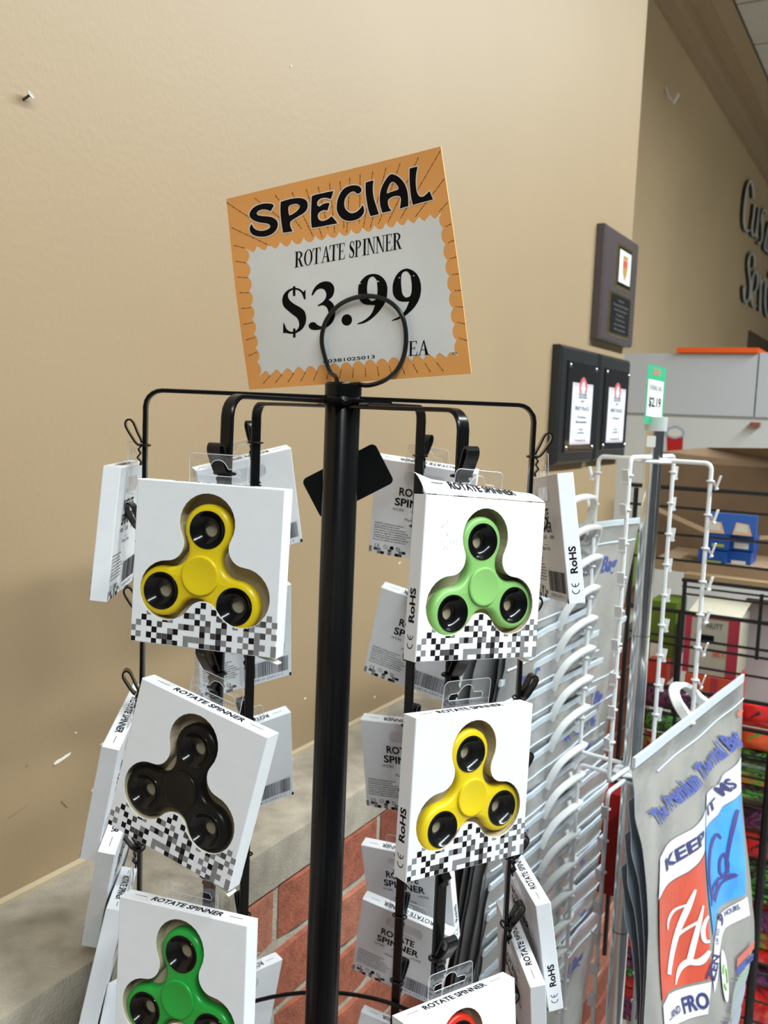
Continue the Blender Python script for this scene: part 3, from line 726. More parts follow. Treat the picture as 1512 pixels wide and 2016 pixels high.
# hub plate with the folded ears
g = G()
for k in range(3):
    a = PHI + k * PI / 3 + 0.1
    g.tube([Vector((math.cos(a) * s_ * 0.034, math.sin(a) * s_ * 0.034, CZ + 0.0045 + (0.0022 if abs(s_) > .55 else 0.0))) for s_ in (-1, -.8, -.6, -.4, 0, .4, .6, .8, 1)], 1, flat=(0.0012, 0.008 if k else 0.010), up=(0, 0, 1))
rk(g, 'hub_plate')
LEG = {'left': -90, 'front_left': -30, 'front_right': 30, 'right': 90, 'back_right': 150, 'back_left': 210}
ZB_R = CZ - 0.80
hook_src = None
def hook_mesh():
    g = G(); w = 0.0040
    loop = [(0.0022, -0.001), (0.0060, 0.0005), (0.0105, 0.0070), (0.0135, 0.0125), (0.0132, 0.0160), (0.0108, 0.0172), (0.0082, 0.0150), (0.0052, 0.0080), (0.0030, 0.0035), (0.0022, 0.0010)]
    pts = smooth_line([(0, -o, z) for o, z in loop], 3)
    g.tube(pts, 1, flat=(0.0007, w), up=(0, 0, 1)) if False else None
    n = len(pts); vs = []
    for i, p in enumerate(pts):
        a = pts[max(i - 1, 0)]; b = pts[min(i + 1, n - 1)]; t = (b - a).normalized(); nn = Vector((0, -t.z, t.y)) * 0.0006
        for sx in (-w, w):
            vs += [p + nn + Vector((sx, 0, 0)), p - nn + Vector((sx, 0, 0))]
    fs = []
    for i in range(n - 1):
        a = i * 4; b = a + 4
        fs += [(a, a + 2, b + 2, b), (a + 1, b + 1, b + 3, a + 3), (a, b, b + 1, a + 1), (a + 2, a + 3, b + 3, b + 2)]
    g.add(vs, fs)
    # ring clasped round the bar
    ring = [(0.0066 * math.cos(t), 0.0042 * math.sin(t) - 0.0008, -0.0006) for t in [2 * PI * i / 20 for i in range(20)]]
    g.tube(ring, 0.0009, 6, closed=True)
    tail = [(0, -0.0022, -0.001), (0, -0.0045, -0.0035), (0, -0.0030, -0.0065), (0, -0.0052, -0.0095), (0, -0.0026, -0.0125), (0, -0.0030, -0.0150)]
    n = len(tail); vs = []
    for y in tail:
        for sx in (-0.0033, 0.0033):
            for d in (-0.0006, 0.0006): vs.append(Vector((sx, y[1] + d, y[2])))
    g.add(vs, [f for i in range(n - 1) for f in ((i * 4, i * 4 + 1, i * 4 + 5, i * 4 + 4), (i * 4 + 2, i * 4 + 6, i * 4 + 7, i * 4 + 3), (i * 4, i * 4 + 4, i * 4 + 6, i * 4 + 2), (i * 4 + 1, i * 4 + 3, i * 4 + 7, i * 4 + 5))])
    return g
HOOKZ = {'left': [-0.030, -0.090, -0.150, -0.212, -0.272, -0.330, -0.390, -0.45, -0.51], 'front_left': [-0.0395, -0.100, -0.160, -0.220, -0.280, -0.340, -0.40, -0.46],
         'front_right': [-0.036, -0.098, -0.158, -0.218, -0.280, -0.342, -0.385, -0.46], 'right': [-0.028, -0.090, -0.150, -0.210, -0.270, -0.335, -0.390, -0.46],
         'back_right': [-0.036, -0.097, -0.157, -0.215, -0.275, -0.335, -0.395, -0.452, -0.515], 'back_left': [-0.030, -0.092, -0.152, -0.212, -0.272, -0.335, -0.395, -0.452, -0.51]}
for i, (k, a) in enumerate(LEG.items()):
    t = math.radians(a) + PHI; out = Vector((math.sin(t), -math.cos(t), 0)); lat = Vector((math.cos(t), math.sin(t), 0))
    zb = 0.0085 - 0.0030 * (i % 3)
    tilt = Vector((0, 0, 0))
    def LP(r, z): return out * r + Vector((0, 0, z + CZ)) + (Vector((-0.0075, 0, 0)) * (-z / 0.45) if k == 'front_left' else Vector()) 
    pts = [LP(0.0, zb), LP(RR * .5, zb), LP(RR - 0.012, zb)] + [LP(RR - 0.012 + 0.012 * math.sin(x), zb - 0.012 + 0.012 * math.cos(x)) for x in (0.3, 0.6, 0.9, 1.2, PI / 2)] + [LP(RR, -0.05), LP(RR, -0.25), LP(RR, -0.45), LP(RR, -0.78)]
    # flat bar: wide across, thin radially; keep its width direction fixed
    g = G(); n = len(pts); vs = []
    for j, p in enumerate(pts):
        A_ = pts[max(j - 1, 0)]; B_ = pts[min(j + 1, n - 1)]; tt = (B_ - A_).normalized(); nn = lat.cross(tt).normalized()
        for sx, sy in ((-1, -.6), (-.75, -1), (.75, -1), (1, -.6), (1, .6), (.75, 1), (-.75, 1), (-1, .6)): vs.append(p + lat * sx * 0.0041 + nn * sy * 0.0015)
    g.add(vs, [(j * 8 + q, j * 8 + (q + 1) % 8, j * 8 + 8 + (q + 1) % 8, j * 8 + 8 + q) for j in range(n - 1) for q in range(8)] + [tuple(range(8)), tuple((n - 1) * 8 + q for q in range(8))])
    leg = rk(g, 'arm', smooth=True, sharp=0.5)
    for z in HOOKZ[k]:
        M = frame(LP(RR, z), lat, (0, 0, 1))
        # local -y must point outwards
        Mx = Matrix(((lat.x, -out.x, 0, M[0][3]), (lat.y, -out.y, 0, M[1][3]), (0, 0, 1, M[2][3]), (0, 0, 0, 1))) @ Matrix.Rotation(random.uniform(-.25, .25), 4, 'Z')
        if hook_src is None: hook_src = hook_mesh().build('hook', M_hook, leg); hook_src.matrix_local = Mx
        else: inst('hook', hook_src, leg, Mx)
g = G(); g.tube([Vector((math.cos(t) * (RR - 0.004), math.sin(t) * (RR - 0.004), CZ - 0.535)) for t in [2 * PI * i / 64 for i in range(64)]], 0.0019, 8, closed=True); rk(g, 'hoop', smooth=True)
# black card slipped behind the pole
c0 = at(593, 945, 0.70); c1 = at(777, 950, 0.70); cc = at(685, 947, 0.70)
ex = (at(737, 871, 0.70) - at(593, 945, 0.70)); ez = (at(593, 945, 0.70) - at(631, 1023, 0.70))
g = G(); g.poly([rrect(-ex.length / 2, ex.length / 2, -ez.length / 2, ez.length / 2, 0.004)], lambda x, z, h: Vector((x, h, z)), 0, 0.0012)
o = g.build('sign_card', mat('black_card', (0.003, 0.004, 0.004), 0.35, spec=0.2)); o.matrix_world = frame(cc, ex, ez)
tag(o, 'tilted rounded black card stuck behind the rack pole', 'card')
# ------------------------------------------------------------------ wire clip on top
def make_clip():
    R0 = lambda px, py, h: sgn(px, py, h)
    front = [(650, 705), (643, 668), (650, 632), (672, 602), (703, 586), (738, 583), (770, 594), (794, 620), (803, 658), (800, 698), (786, 728), (762, 748), (732, 757)]
    pts = [Vector((RC.x - 0.0045, RC.y - 0.004, CZ + 0.010)), Vector((RC.x - 0.0048, RC.y - 0.008, CZ + 0.022)), sgn(661, 732, 0.0045)] + [R0(x, y, 0.0038) for x, y in front]
    pts += [R0(705, 755, -0.001), R0(684, 742, -0.0045)] + [R0(x, y, -0.0045) for x, y in [(656, 715), (646, 672), (653, 632), (675, 604), (705, 589), (740, 586), (772, 598), (794, 624)]]
    g = G(); g.tube(smooth_line(pts, 5), 0.00165, 8)
    o = g.build('sign_clip', mat('black_wire_coating', (0.008, 0.010, 0.012), 0.3), smooth=True)
    tag(o, 'black wire ring clip rising from the pole top', 'clip')
# ================================================================== THE PRICE SIGN
def Req(y, p, r): return Matrix.Rotation(y, 3, 'Z') @ Matrix.Rotation(p, 3, 'X') @ Matrix.Rotation(r, 3, 'Y')
SR = Req(math.radians(-33.4), math.radians(9.7), math.radians(-4.6)); SP = Vector((-0.0389, 0.6745, 0.0901 + CZ)); SN = SR.col[1].copy()
def sgn(u, v, h=0.0):
    p = onplane(u, v, SP, SN); q = SR.transposed() @ (p - SP)
    b = 0.0018 * math.sin(q.x * 26) + 0.0012 * math.sin(q.z * 30 + q.x * 18)      # the card is a little warped
    return p + SN * (b - h)
make_clip()
sign = empty('price_sign', SP); tag(sign, 'orange and white SPECIAL price card held upright by the wire ring', 'sign')
M_or = mat('sign_orange', (1.0, 0.46, 0.135), 0.45, noise_amt=0.06, noise_scale=12)
M_or2 = mat('sign_paper_white', (0.90, 0.92, 0.93), 0.55, noise_amt=0.03, noise_scale=30)
M_sk = mat('sign_black_ink', (0.006, 0.005, 0.006), 0.6, spec=0.1); M_rim = mat('sign_white_rim', (0.95, 0.88, 0.82), 0.45)
def sl(p): return p - SP
outer = []
cor = [(447, 392), (867, 288), (927, 736), (491, 767)]
edges = [[(447, 392), (480, 384), (560, 368), (640, 347), (740, 321), (862, 289)], [(869, 292), (884, 380), (905, 560), (916, 650), (926, 732)], [(926, 736), (820, 741), (700, 749), (600, 757), (494, 768)], [(489, 765), (476, 660), (464, 550), (454, 460), (445, 396)]]
for e in edges:
    for i in range(len(e) - 1):
        for k in range(6): outer.append((e[i][0] + (e[i + 1][0] - e[i][0]) * k / 6, e[i][1] + (e[i + 1][1] - e[i][1]) * k / 6))
    outer.append(e[-1])
g = G()
# card body as a fine warped grid so that it bends
def inside_quad(s_, t_):
    T_ = Vector(cor[0]).lerp(Vector(cor[1]), s_); B_ = Vector(cor[3]).lerp(Vector(cor[2]), s_); return T_.lerp(B_, t_)
grid_quad(g, lambda a, b: sl(sgn(*inside_quad(a, b), 0.0)), 0, 1, 0, 1, 30, 24)
grid_quad(g, lambda a, b: sl(sgn(*inside_quad(a, b), -0.0006)), 0, 1, 0, 1, 30, 24)
ring = [inside_quad(*q) for q in [(i / 30, 0) for i in range(30)] + [(1, i / 24) for i in range(24)] + [(1 - i / 30, 1) for i in range(30)] + [(0, 1 - i / 24) for i in range(24)]]
n = len(ring); g.add([sl(sgn(*q, 0.0)) for q in ring] + [sl(sgn(*q, -0.0006)) for q in ring], [(i, (i + 1) % n, n + (i + 1) % n, n + i) for i in range(n)])
g.build('card', M_or, sign)
# scalloped white panel, built as strips so it follows the warp
PT = [Vector((487, 489)), Vector((866, 418)), Vector((901, 702)), Vector((512, 741))]
def panel(a, b): return PT[0].lerp(PT[1], a).lerp(PT[3].lerp(PT[2], a), b)
scal = []
def edge(A, B, N, amp, inward):
    d = (B - A); L = d.length; d.normalize(); nn = Vector((-d.y, d.x)) * (1 if inward > 0 else -1)
    for i in range(N):
        for k in range(8):
            s_ = (i + k / 8) / N; h = abs(math.sin(PI * k / 8)) ** 0.75
            scal.append(tuple(A + d * L * s_ + nn * (amp * h)))
edge(PT[0], PT[1], 17, 11, 1); edge(PT[1], PT[2], 9, 6.5, 1); edge(PT[2], PT[3], 17, 11, 1); edge(PT[3], PT[0], 9, 6.5, 1)
g = G()
# fill by nested shrinking outlines: every ring follows the warped card
C_ = sum((Vector(p) for p in scal), Vector((0, 0))) / len(scal); n = len(scal); vs = []; fs = []
for j in range(14):
    f_ = 1 - j / 14; vs += [sl(sgn(*(C_ + (Vector(p) - C_) * f_), 0.00012)) for p in scal]
for j in range(13): fs += [(j * n + i, j * n + (i + 1) % n, (j + 1) * n + (i + 1) % n, (j + 1) * n + i) for i in range(n)]
vs.append(sl(sgn(*C_, 0.00012))); fs += [(13 * n + i, 13 * n + (i + 1) % n, 14 * n) for i in range(n)]
g.add(vs, fs); g.build('white_panel', M_or2, sign)
# SPECIAL: letters traced in close-up frames
def A1(x, y): return (470 + x / 6.574, 300 + y / 6.574)
def B1(x, y): return (680 + x / 6.574, 270 + y / 6.574)
def C1(x, y): return (540 + x / 5.04, 440 + y / 5.04)
LET = [
 (A1, [[(468,690),(452,672),(400,662),(330,664),(260,684),(200,722),(165,770),(158,815),(175,850),(215,880),(280,905),(350,915),(400,925),(428,950),(420,975),(385,1000),(330,1015),(270,1010),(225,985),(200,950),(188,925),(172,952),(163,985),(170,1020),(200,1060),(250,1082),(320,1092),(400,1080),(465,1045),(505,1000),(522,945),(515,895),(485,860),(440,838),(380,828),(310,822),(265,812),(250,795),(258,770),(290,748),(340,738),(385,745),(428,762)]]),
 (A1, [[(553,640),(620,618),(700,598),(780,590),(840,600),(880,630),(893,680),(885,730),(850,780),(790,820),(720,865),(682,895),(676,925),(685,970),(710,1022),(650,1032),(590,1040),(575,960),(560,860),(550,740)], [(655,700),(680,680),(720,668),(765,668),(795,690),(790,715),(760,755),(710,795),(665,818),(655,780)]]),
 (A1, [[(942,565),(1000,545),(1090,525),(1160,508),(1214,500),(1205,530),(1192,575),(1180,603),(1130,588),(1075,590),(1030,615),(1010,650),(1015,690),(1040,700),(1080,670),(1120,655),(1167,655),(1155,700),(1140,752),(1110,747),(1070,755),(1035,780),(1020,815),(1030,860),(1060,885),(1105,882),(1150,860),(1190,825),(1205,840),(1235,875),(1267,918),(1180,935),(1060,960),(948,978),(938,900),(935,780),(938,660)]]),
 (A1, [[(1255,700),(1265,620),(1300,530),(1350,465),(1420,432),(1490,424),(1545,440),(1568,475),(1562,508),(1530,532),(1500,525),(1478,505),(1440,510),(1395,545),(1360,600),(1350,660),(1360,720),(1395,765),(1440,787),(1510,765),(1560,713),(1585,680),(1600,733),(1595,783),(1550,843),(1480,878),(1400,886),(1330,862),(1280,805),(1257,745)]]),
 (B1, [[(243,585),(290,570),(344,558),(335,620),(333,700),(345,790),(375,890),(407,995),(350,1010),(300,1020),(275,940),(250,800),(240,680)]]),
 (B1, [[(572,478),(640,495),(700,540),(750,610),(780,700),(790,800),(790,892),(740,905),(678,924),(690,850),(693,790),(680,762),(640,758),(580,772),(530,810),(525,850),(540,910),(572,952),(510,965),(455,977),(430,900),(420,820),(425,730),(450,640),(500,550),(540,500)], [(585,578),(560,595),(535,640),(515,700),(515,728),(560,710),(620,690),(660,672),(665,650),(640,610),(610,582)]]),
 (B1, [[(815,405),(870,390),(922,380),(905,450),(893,550),(895,640),(910,720),(940,765),(985,768),(1030,735),(1072,696),(1090,740),(1117,806),(1040,825),(940,850),(850,877),(830,780),(815,640),(812,520)]])]
def offs(loop, d):
    n = len(loop); ar = sum(loop[i][0] * loop[(i + 1) % n][1] - loop[(i + 1) % n][0] * loop[i][1] for i in range(n))
    sg = 1 if ar > 0 else -1; out = []
    for i in range(n):
        a = Vector(loop[i - 1]); b = Vector(loop[i]); c = Vector(loop[(i + 1) % n])
        t1 = (b - a).normalized() if (b - a).length > 1e-6 else Vector((1, 0)); t2 = (c - b).normalized() if (c - b).length > 1e-6 else t1
        n1 = Vector((t1.y, -t1.x)); n2 = Vector((t2.y, -t2.x)); m = n1 + n2
        if m.length < 0.3: m = n1
        m.normalize(); k = min(1.35, 1 / max(0.4, m.dot(n1)))
        out.append(tuple(b + m * d * sg * k))
    return out
gw = G(); gb = G()
for F_, loops in LET:
    L = [[F_(*p) for p in cat_loop(l, 3)] for l in loops]
    gb.poly(L, lambda a, b, h: sl(sgn(a, b, 0.00034)), 0)
    gw.poly([offs(L[0], 2.2)] + [offs(l, -1.7) for l in L[1:]], lambda a, b, h: sl(sgn(a, b, 0.00024)), 0)
gw.build('letter_rim', M_rim, sign); gb.build('special_lettering', M_sk, sign)
NUM = [
 [[(330,750),(318,700),(290,660),(250,640),(200,640),(150,665),(115,710),(105,765),(120,820),(160,860),(200,895),(250,935),(270,980),(265,1030),(230,1065),(190,1070),(150,1045),(130,1000),(116,978),(114,1085),(140,1082),(190,1092),(250,1080),(305,1040),(335,980),(338,920),(320,865),(280,830),(220,795),(175,755),(160,715),(175,675),(215,655),(260,662),(295,695),(316,752)]],
 [[(206,622),(230,622),(236,1128),(212,1128)]], [[(328,655),(330,752),(316,752),(300,690)]],
 [[(386,712),(400,660),(440,605),(500,575),(560,582),(595,620),(600,680),(580,730),(550,755),(590,790),(612,850),(612,920),(590,980),(540,1025),(470,1050),(400,1052),(368,1030),(365,1000),(385,980),(420,978),(450,1005),(490,1018),(525,1000),(548,950),(552,890),(535,835),(500,810),(448,820),(448,808),(490,780),(520,740),(525,690),(505,655),(470,645),(430,665),(400,712)]],
 [[(727 + 50 * math.cos(t), 956 + 56 * math.sin(t)) for t in [2 * PI * i / 14 for i in range(14)]]],
 [[(828,680),(830,620),(860,560),(910,515),(970,500),(1030,515),(1080,560),(1105,620),(1108,690),(1095,770),(1050,850),(980,930),(900,985),(830,1001),(828,992),(900,955),(960,895),(992,812),(950,808),(900,805),(855,775),(832,730)], [(965,525),(935,540),(915,600),(915,680),(930,745),(960,772),(1000,752),(1012,700),(1010,620),(995,550)]],
 [[(1158,650),(1165,580),(1195,510),(1240,465),(1295,448),(1350,465),(1400,510),(1430,580),(1438,660),(1425,740),(1385,820),(1320,890),(1240,945),(1160,970),(1158,960),(1225,925),(1285,865),(1322,776),(1270,778),(1215,765),(1170,715)], [(1280,475),(1250,495),(1240,560),(1245,640),(1260,710),(1290,738),(1330,722),(1345,660),(1342,580),(1325,510),(1300,478)]]]
g = G()
for loops in NUM:
    g.poly([[C1(*p) for p in cat_loop(l, 3)] for l in loops], lambda a, b, h: sl(sgn(a, b, 0.00024)), 0)
g.build('price_numerals', M_sk, sign)
# serif capitals on a unit square
def SER(ch):
    P = []
    R_ = lambda x0, x1, y0, y1: P.append([(x0, y0), (x1, y0), (x1, y1), (x0, y1)])
    def arc(cx_, cy_, rx, ry, t0, t1, wx, wy=None, n=12):
        wy = wy if wy is not None else wx * .35; o = []; i_ = []
        for k in range(n + 1):
            t = math.radians(t0 + (t1 - t0) * k / n); c, s_ = math.cos(t), math.sin(t)
            o.append((cx_ + rx * c, cy_ + ry * s_)); i_.append((cx_ + (rx - wx) * c, cy_ + (ry - wy) * s_))
        P.append(o + i_[::-1])
    if ch in 'RPE':
        R_(.14, .36, 0, 1); R_(0, .5, 0, .035); R_(0, .36, .965, 1)
    if ch in 'RP':
        arc(.36, .745, .50, .255, -90, 90, .20, .045); 
        if ch == 'R': P.append([(.42, .5), (.62, .5), (.92, .035), (1.04, .035), (1.04, 0), (.74, 0), (.70, .035)])
    if ch == 'E':
        R_(.3, .92, 0, .04); R_(.3, .88, .96, 1); R_(.3, .66, .49, .53)
        P.append([(.80, .04), (.92, .04), (1.0, .28), (.96, .28)]); P.append([(.78, .96), (.88, .96), (.90, .76), (.86, .76)]); R_(.64, .69, .38, .64)
    if ch == 'O': arc(.5, .5, .5, .51, 0, 360, .21, .04, 28)
    if ch == 'T':
        R_(.39, .61, 0, 1); R_(.22, .78, 0, .035); R_(.02, .98, .96, 1); P.append([(0, .74), (.05, .74), (.14, .97), (.02, .97)]); P.append([(1, .74), (.95, .74), (.86, .97), (.98, .97)])
    if ch == 'A':
        P.append([(.48, 1.02), (.54, 1.02), (.92, .03), (.66, .03)]); P.append([(.48, 1.02), (.54, .9), (.20, .03), (.13, .03)]); R_(.27, .70, .33, .375); R_(0, .32, 0, .035); R_(.55, 1.02, 0, .035)
    if ch == 'N':
        R_(.13, .20, 0, 1); R_(.80, .87, 0, 1); P.append([(.04, 1), (.30, 1), (.87, .0), (.80, -.02), (.76, .02)]); R_(0, .34, 0, .035); R_(.66, 1.0, .965, 1); R_(0, .2, .965, 1)
    if ch == 'I': R_(.28, .72, 0, 1); R_(0, 1, 0, .035); R_(0, 1, .965, 1)
    if ch == 'S':
        P.append([(q[0] / 10, q[1] / 10) for q in cat_loop([(8.3, 9.9), (8.6, 6.9), (8.1, 6.9), (7.2, 8.8), (5.2, 9.6), (3.4, 9.2), (2.8, 8.2), (3.6, 7.2), (6.2, 5.9), (8.4, 4.4), (9.2, 2.7), (8.4, .9), (6.2, -.1), (4, -.1), (1.6, .5), (.9, 0), (.6, 3.2), (1.1, 3.2), (2.2, 1.2), (4.6, .4), (6.5, .8), (7.0, 2.0), (6.2, 3.1), (3.4, 4.5), (1.4, 5.9), (.8, 7.4), (1.6, 9.1), (3.8, 10.1), (5.6, 10), (7.4, 9.5)], 2)])
    return P
def serif_line(g, spec, F_, fn):
    for ch, x0, x1, yb0, yb1, yt0, yt1 in spec:
        for lp in SER(ch):
            L = []
            for i in range(len(lp)):
                a, b = lp[i]; xx = x0 + (x1 - x0) * a; L.append(F_(xx, (yb0 + (yb1 - yb0) * a) * (1 - b) + (yt0 + (yt1 - yt0) * a) * b))
            g.poly([L], fn, 0)
xs = [('R',213,302),('O',304,386),('T',383,462),('A',466,556),('T',543,627),('E',626,697),('S',730,788),('P',784,856),('I',858,902),('N',900,985),('N',985,1078),('E',1078,1152),('R',1150,1242)]
tp = lambda x: 283 - (x - 213) * 0.196; bs = lambda x: 437 - (x - 228) * 0.184
g = G(); serif_line(g, [(c, a + 2, b + 10 if False else b, bs(a), bs(b), tp(a), tp(b)) for c, a, b in xs], C1, lambda a, b, h: sl(sgn(a, b, 0.00024)))
D1 = lambda x, y: (x, y)
g.build('card_lettering', M_sk, sign); g = G()
serif_line(g, [('E', 803, 821, 701, 700, 672.5, 671), ('A', 821, 843.5, 700, 698.5, 671, 669.5)], D1, lambda a, b, h: sl(sgn(a, b, 0.00024)))
def q_text(g, txt, F_, bl, br, hgt, fn, bold=0.0, shear=0.0, mi=0):
    bl = Vector(bl); br = Vector(br); d = br - bl; vs, fs, tw = text2d(txt, bold); up = Vector((d.y, -d.x)).normalized()
    up = Vector((up.x * .3, up.y)) if abs(d.y) < abs(d.x) else up
    g.add([fn(*F_(*(bl + d * (a / tw) + (up + d.normalized() * shear) * b * hgt))) for a, b in vs], fs, mi)
g.build('card_lettering', M_sk, sign); g = G()
q_text(g, '80381025013', D1, (640, 714.5), (738.5, 705), 6.4, lambda a, b: sl(sgn(a, b, 0.00024)), bold=0.01)
g.build('card_lettering', M_sk, sign); g = G()
q_text(g, '832', D1, (889, 697.8), (898.5, 697.3), 4.2, lambda a, b: sl(sgn(a, b, 0.00024)))
g.build('card_lettering', M_sk, sign)
# dashed rays
g = G()
def dash(p, q):
    p = Vector(p); q = Vector(q); L = (q - p).length; d = (q - p) / L; s_ = 0; i = 0
    while s_ < L - 1:
        l = min(7.5 if i % 2 == 0 else 3.6, L - s_)
        ribbon(g, [p + d * s_, p + d * (s_ + l)], 1.15, lambda a, b, h: sl(sgn(a, b, 0.00018)), k=2); s_ += l + 1.6; i += 1
TOPR = [((447, 398), (505, 436)), ((459, 448), (536, 484)), ((503, 390), (571, 443)), ((543, 384), (595, 451)), ((575, 378), (617, 466)), ((602, 372), (634, 468)), ((625, 367), (645, 452)), ((647, 360), (657.5, 460)), ((667, 356), (675, 450)), ((686, 350), (680, 458)), ((706, 343), (704, 440)), ((731, 337), (712, 447)), ((757, 330), (725, 448)), ((785, 321), (741, 441)), ((822, 309), (760, 436)), ((866, 297), (784, 430)), ((873, 352), (813, 427)), ((879, 398), (861, 417))]
for a, b in TOPR: dash(a, b)
for i in range(8):
    y = 483 + i * 31.0; dash((464 + i * 3.9, y), (485 + i * 3.4, y + 5 - i * 1.7))
    y = 440 + i * 33.0; dash((886 + i * 4.6, y), (873 + i * 4.1, y + 7 - i * 1.8))
for i in range(15):
    x = 535 + i * 23.2; dc = (x - 690) * .05; yb = 760 - (x - 490) * .072; dash((x + dc * 1.4 - 4 + i * .3, yb - 2), (x - dc * .2, yb - 20))
g.build('ray_dashes', mat('dash_brown', (0.10, 0.018, 0.008), 0.5), sign)
g = G()
for px, py, w_ in ((706, 558, 9), (741, 554, 8), (783, 547, 3), (804, 544, 4), (811, 543, 3), (612, 637, 5)):
    P_ = [(px - w_ / 2, py), (px, py - 1.4), (px + w_ / 2, py + .3), (px, py + 1.3)]; g.poly([P_], lambda a, b, h: sl(sgn(a, b, 0.0005)), 0)
g.build('scratch', M_or2, sign)
# ================================================================== ON THE LONG WALL
P = onplane(46, 196, WQ, NW); hd = onplane(54, 179, WQ, NW)
g = G(); tip = P + NW * 0.006 + (hd - P) * 0.45 + Vector((0, 0, 0.0))
nd_ = (tip - P).normalized()
g.tube([P - nd_ * 0.002, tip], 0.00105, 10)
nl = g.build('nail', mat('nail_steel_dark', (0.10, 0.085, 0.06), 0.4, metal=0.6), smooth=True); tag(nl, 'short steel nail sticking out of the tan wall, upper left', 'nail')
g = G(); Mz = frame(tip, nd_.orthogonal(), nd_); g.lathe([(0, 0), (0.0032, 0), (0.0036, 0.0003), (0.0036, 0.0007), (0.003, 0.0010), (0, 0.0009)], 20, 0, Mz); hd_ = g.build('nail_head', mat('nail_steel', (0.55, 0.55, 0.53), 0.4, metal=0.7, bump=0.4, bump_scale=900), nl, smooth=True)
M_frame = mat('frame_black', (0.018, 0.020, 0.020), 0.35); M_acr = mat('acrylic_black', (0.012, 0.011, 0.010), 0.05, coat=0.5); M_pap = mat('certificate_paper', (0.78, 0.81, 0.88), 0.5)
M_pink = mat('print_pink_red', (0.62, 0.12, 0.14), 0.5); M_tx = mat('print_charcoal', (0.10, 0.12, 0.12), 0.6); M_scr = mat('steel_screw', (0.5, 0.5, 0.48), 0.25, metal=1.0)
def award(t0, t1, z0, z1, label, lines):
    r = empty('award_plaque', wp((t0 + t1) / 2, 0, CZ + z0)); O = r.location.copy(); th = 0.021
    loc = lambda t, o, z: wp(t, o, CZ + z) - O
    def slab(a, b, c, d, o0, o1, bev=0.0):
        g = G(); g.add([loc(t, o0, z) for t, z in ((a, c), (b, c), (b, d), (a, d))] + [loc(t, o1 - bev, z) for t, z in ((a, c), (b, c), (b, d), (a, d))] + [loc(t, o1, z) for t, z in ((a + bev, c + bev), (b - bev, c + bev), (b - bev, d - bev), (a + bev, d - bev))],
                       [(0, 1, 2, 3), (8, 9, 10, 11)] + [(i, (i + 1) % 4, 4 + (i + 1) % 4, 4 + i) for i in range(4)] + [(4 + i, 4 + (i + 1) % 4, 8 + (i + 1) % 4, 8 + i) for i in range(4)]); return g
    slab(t0, t1, z0, z1, 0.0, th, 0.006).build('board', M_frame, r)
    w = t1 - t0; h = z1 - z0
    slab(t0 + .14 * w, t1 - .06 * w, z0 + .10 * h, z1 - .12 * h, th, th + 0.003, 0.001).build('acrylic_front', M_acr, r)
    pa, pb, pc, pd = t0 + .27 * w, t1 - .17 * w, z0 + .17 * h, z1 - .30 * h
    slab(pa, pb, pc, pd, th + 0.003, th + 0.0036).build('certificate', M_pap, r)
    f = lambda a, b: loc(pa + (pb - pa) * a, th + 0.0040, pc + (pd - pc) * b)
    g = G()
    for y0, y1 in ((0.985, 0.975), (0.955, 0.948), (0.03, 0.02)): g.add([f(0.02, y0), f(0.98, y0), f(0.98, y1), f(0.02, y1)], [(0, 1, 2, 3)])
    ribbon(g, [(.40, .84), (.34, .92), (.38, 1.03), (.50, 1.07), (.60, 1.02), (.66, .92), (.60, .84)], .07, lambda a, b, h: f(a, b))
    g.build('emblem', M_pink, r)
    g = G(); ribbon(g, [(.50, .86), (.44, .93), (.50, 1.02), (.56, .93), (.50, .86)], .06, lambda a, b, h: f(a, b)); g.build('emblem_light', M_pap, r)
    g = G()
    for txt, y, hh, ww in lines: 
        vs, fs, tw = text2d(txt, 0.02); g.add([f(.5 - ww / 2 + a / tw * ww, y + b * hh) for a, b in vs], fs)
    g.build('certificate_text', M_tx, r)
    for a, b in ((.18, .14), (.90, .14), (.18, .84), (.90, .84)):
        g = G(); c = loc(t0 + a * w, th + 0.003, z0 + b * h); g.lathe([(0, 0.003), (0.003, 0.003), (0.0045, 0.0015), (0.0045, 0)], 12, 0, frame(c, WD, NW)); g.build('standoff_screw', M_scr, r, smooth=True)
    tag(r, label, 'plaque', 'award plaques on the long wall'); return r
LN = [('RESTAURANTS', .80, .035, .42), ('ASSOCIATION', .755, .035, .42), ('2019', .69, .035, .18), ('FIRST PLACE', .56, .06, .70), ('Produce', .43, .04, .42), ('Merchandising', .35, .04, .55), ('Store', .23, .035, .2), ('Location', .175, .035, .33), ('Presented by', .05, .032, .55)]
award(0.783, 1.016, -0.090, 0.142, 'black award plaque with white FIRST PLACE paper, the left one of the lower pair', LN)
award(1.030, 1.268, -0.088, 0.142, 'black award plaque with white FIRST PLACE paper, the right one under the brown plaque', LN[:5] + LN[6:])
r = empty('award_plaque', wp(1.14, 0, CZ + 0.17)); O = r.location.copy(); loc = lambda t, o, z: wp(t, o, CZ + z) - O
def pslab(a, b, c, d, o0, o1, bev, name, m):
    g = G(); g.add([loc(t, o0, z) for t, z in ((a, c), (b, c), (b, d), (a, d))] + [loc(t, o1 - bev, z) for t, z in ((a, c), (b, c), (b, d), (a, d))] + [loc(t, o1, z) for t, z in ((a + bev, c + bev), (b - bev, c + bev), (b - bev, d - bev), (a + bev, d - bev))],
                   [(0, 1, 2, 3), (8, 9, 10, 11)] + [(i, (i + 1) % 4, 4 + (i + 1) % 4, 4 + i) for i in range(4)] + [(4 + i, 4 + (i + 1) % 4, 8 + (i + 1) % 4, 8 + i) for i in range(4)])
    return g.build(name, m, r)
M_gold = mat('brass_trim', (0.50, 0.40, 0.18), 0.22, metal=0.9)
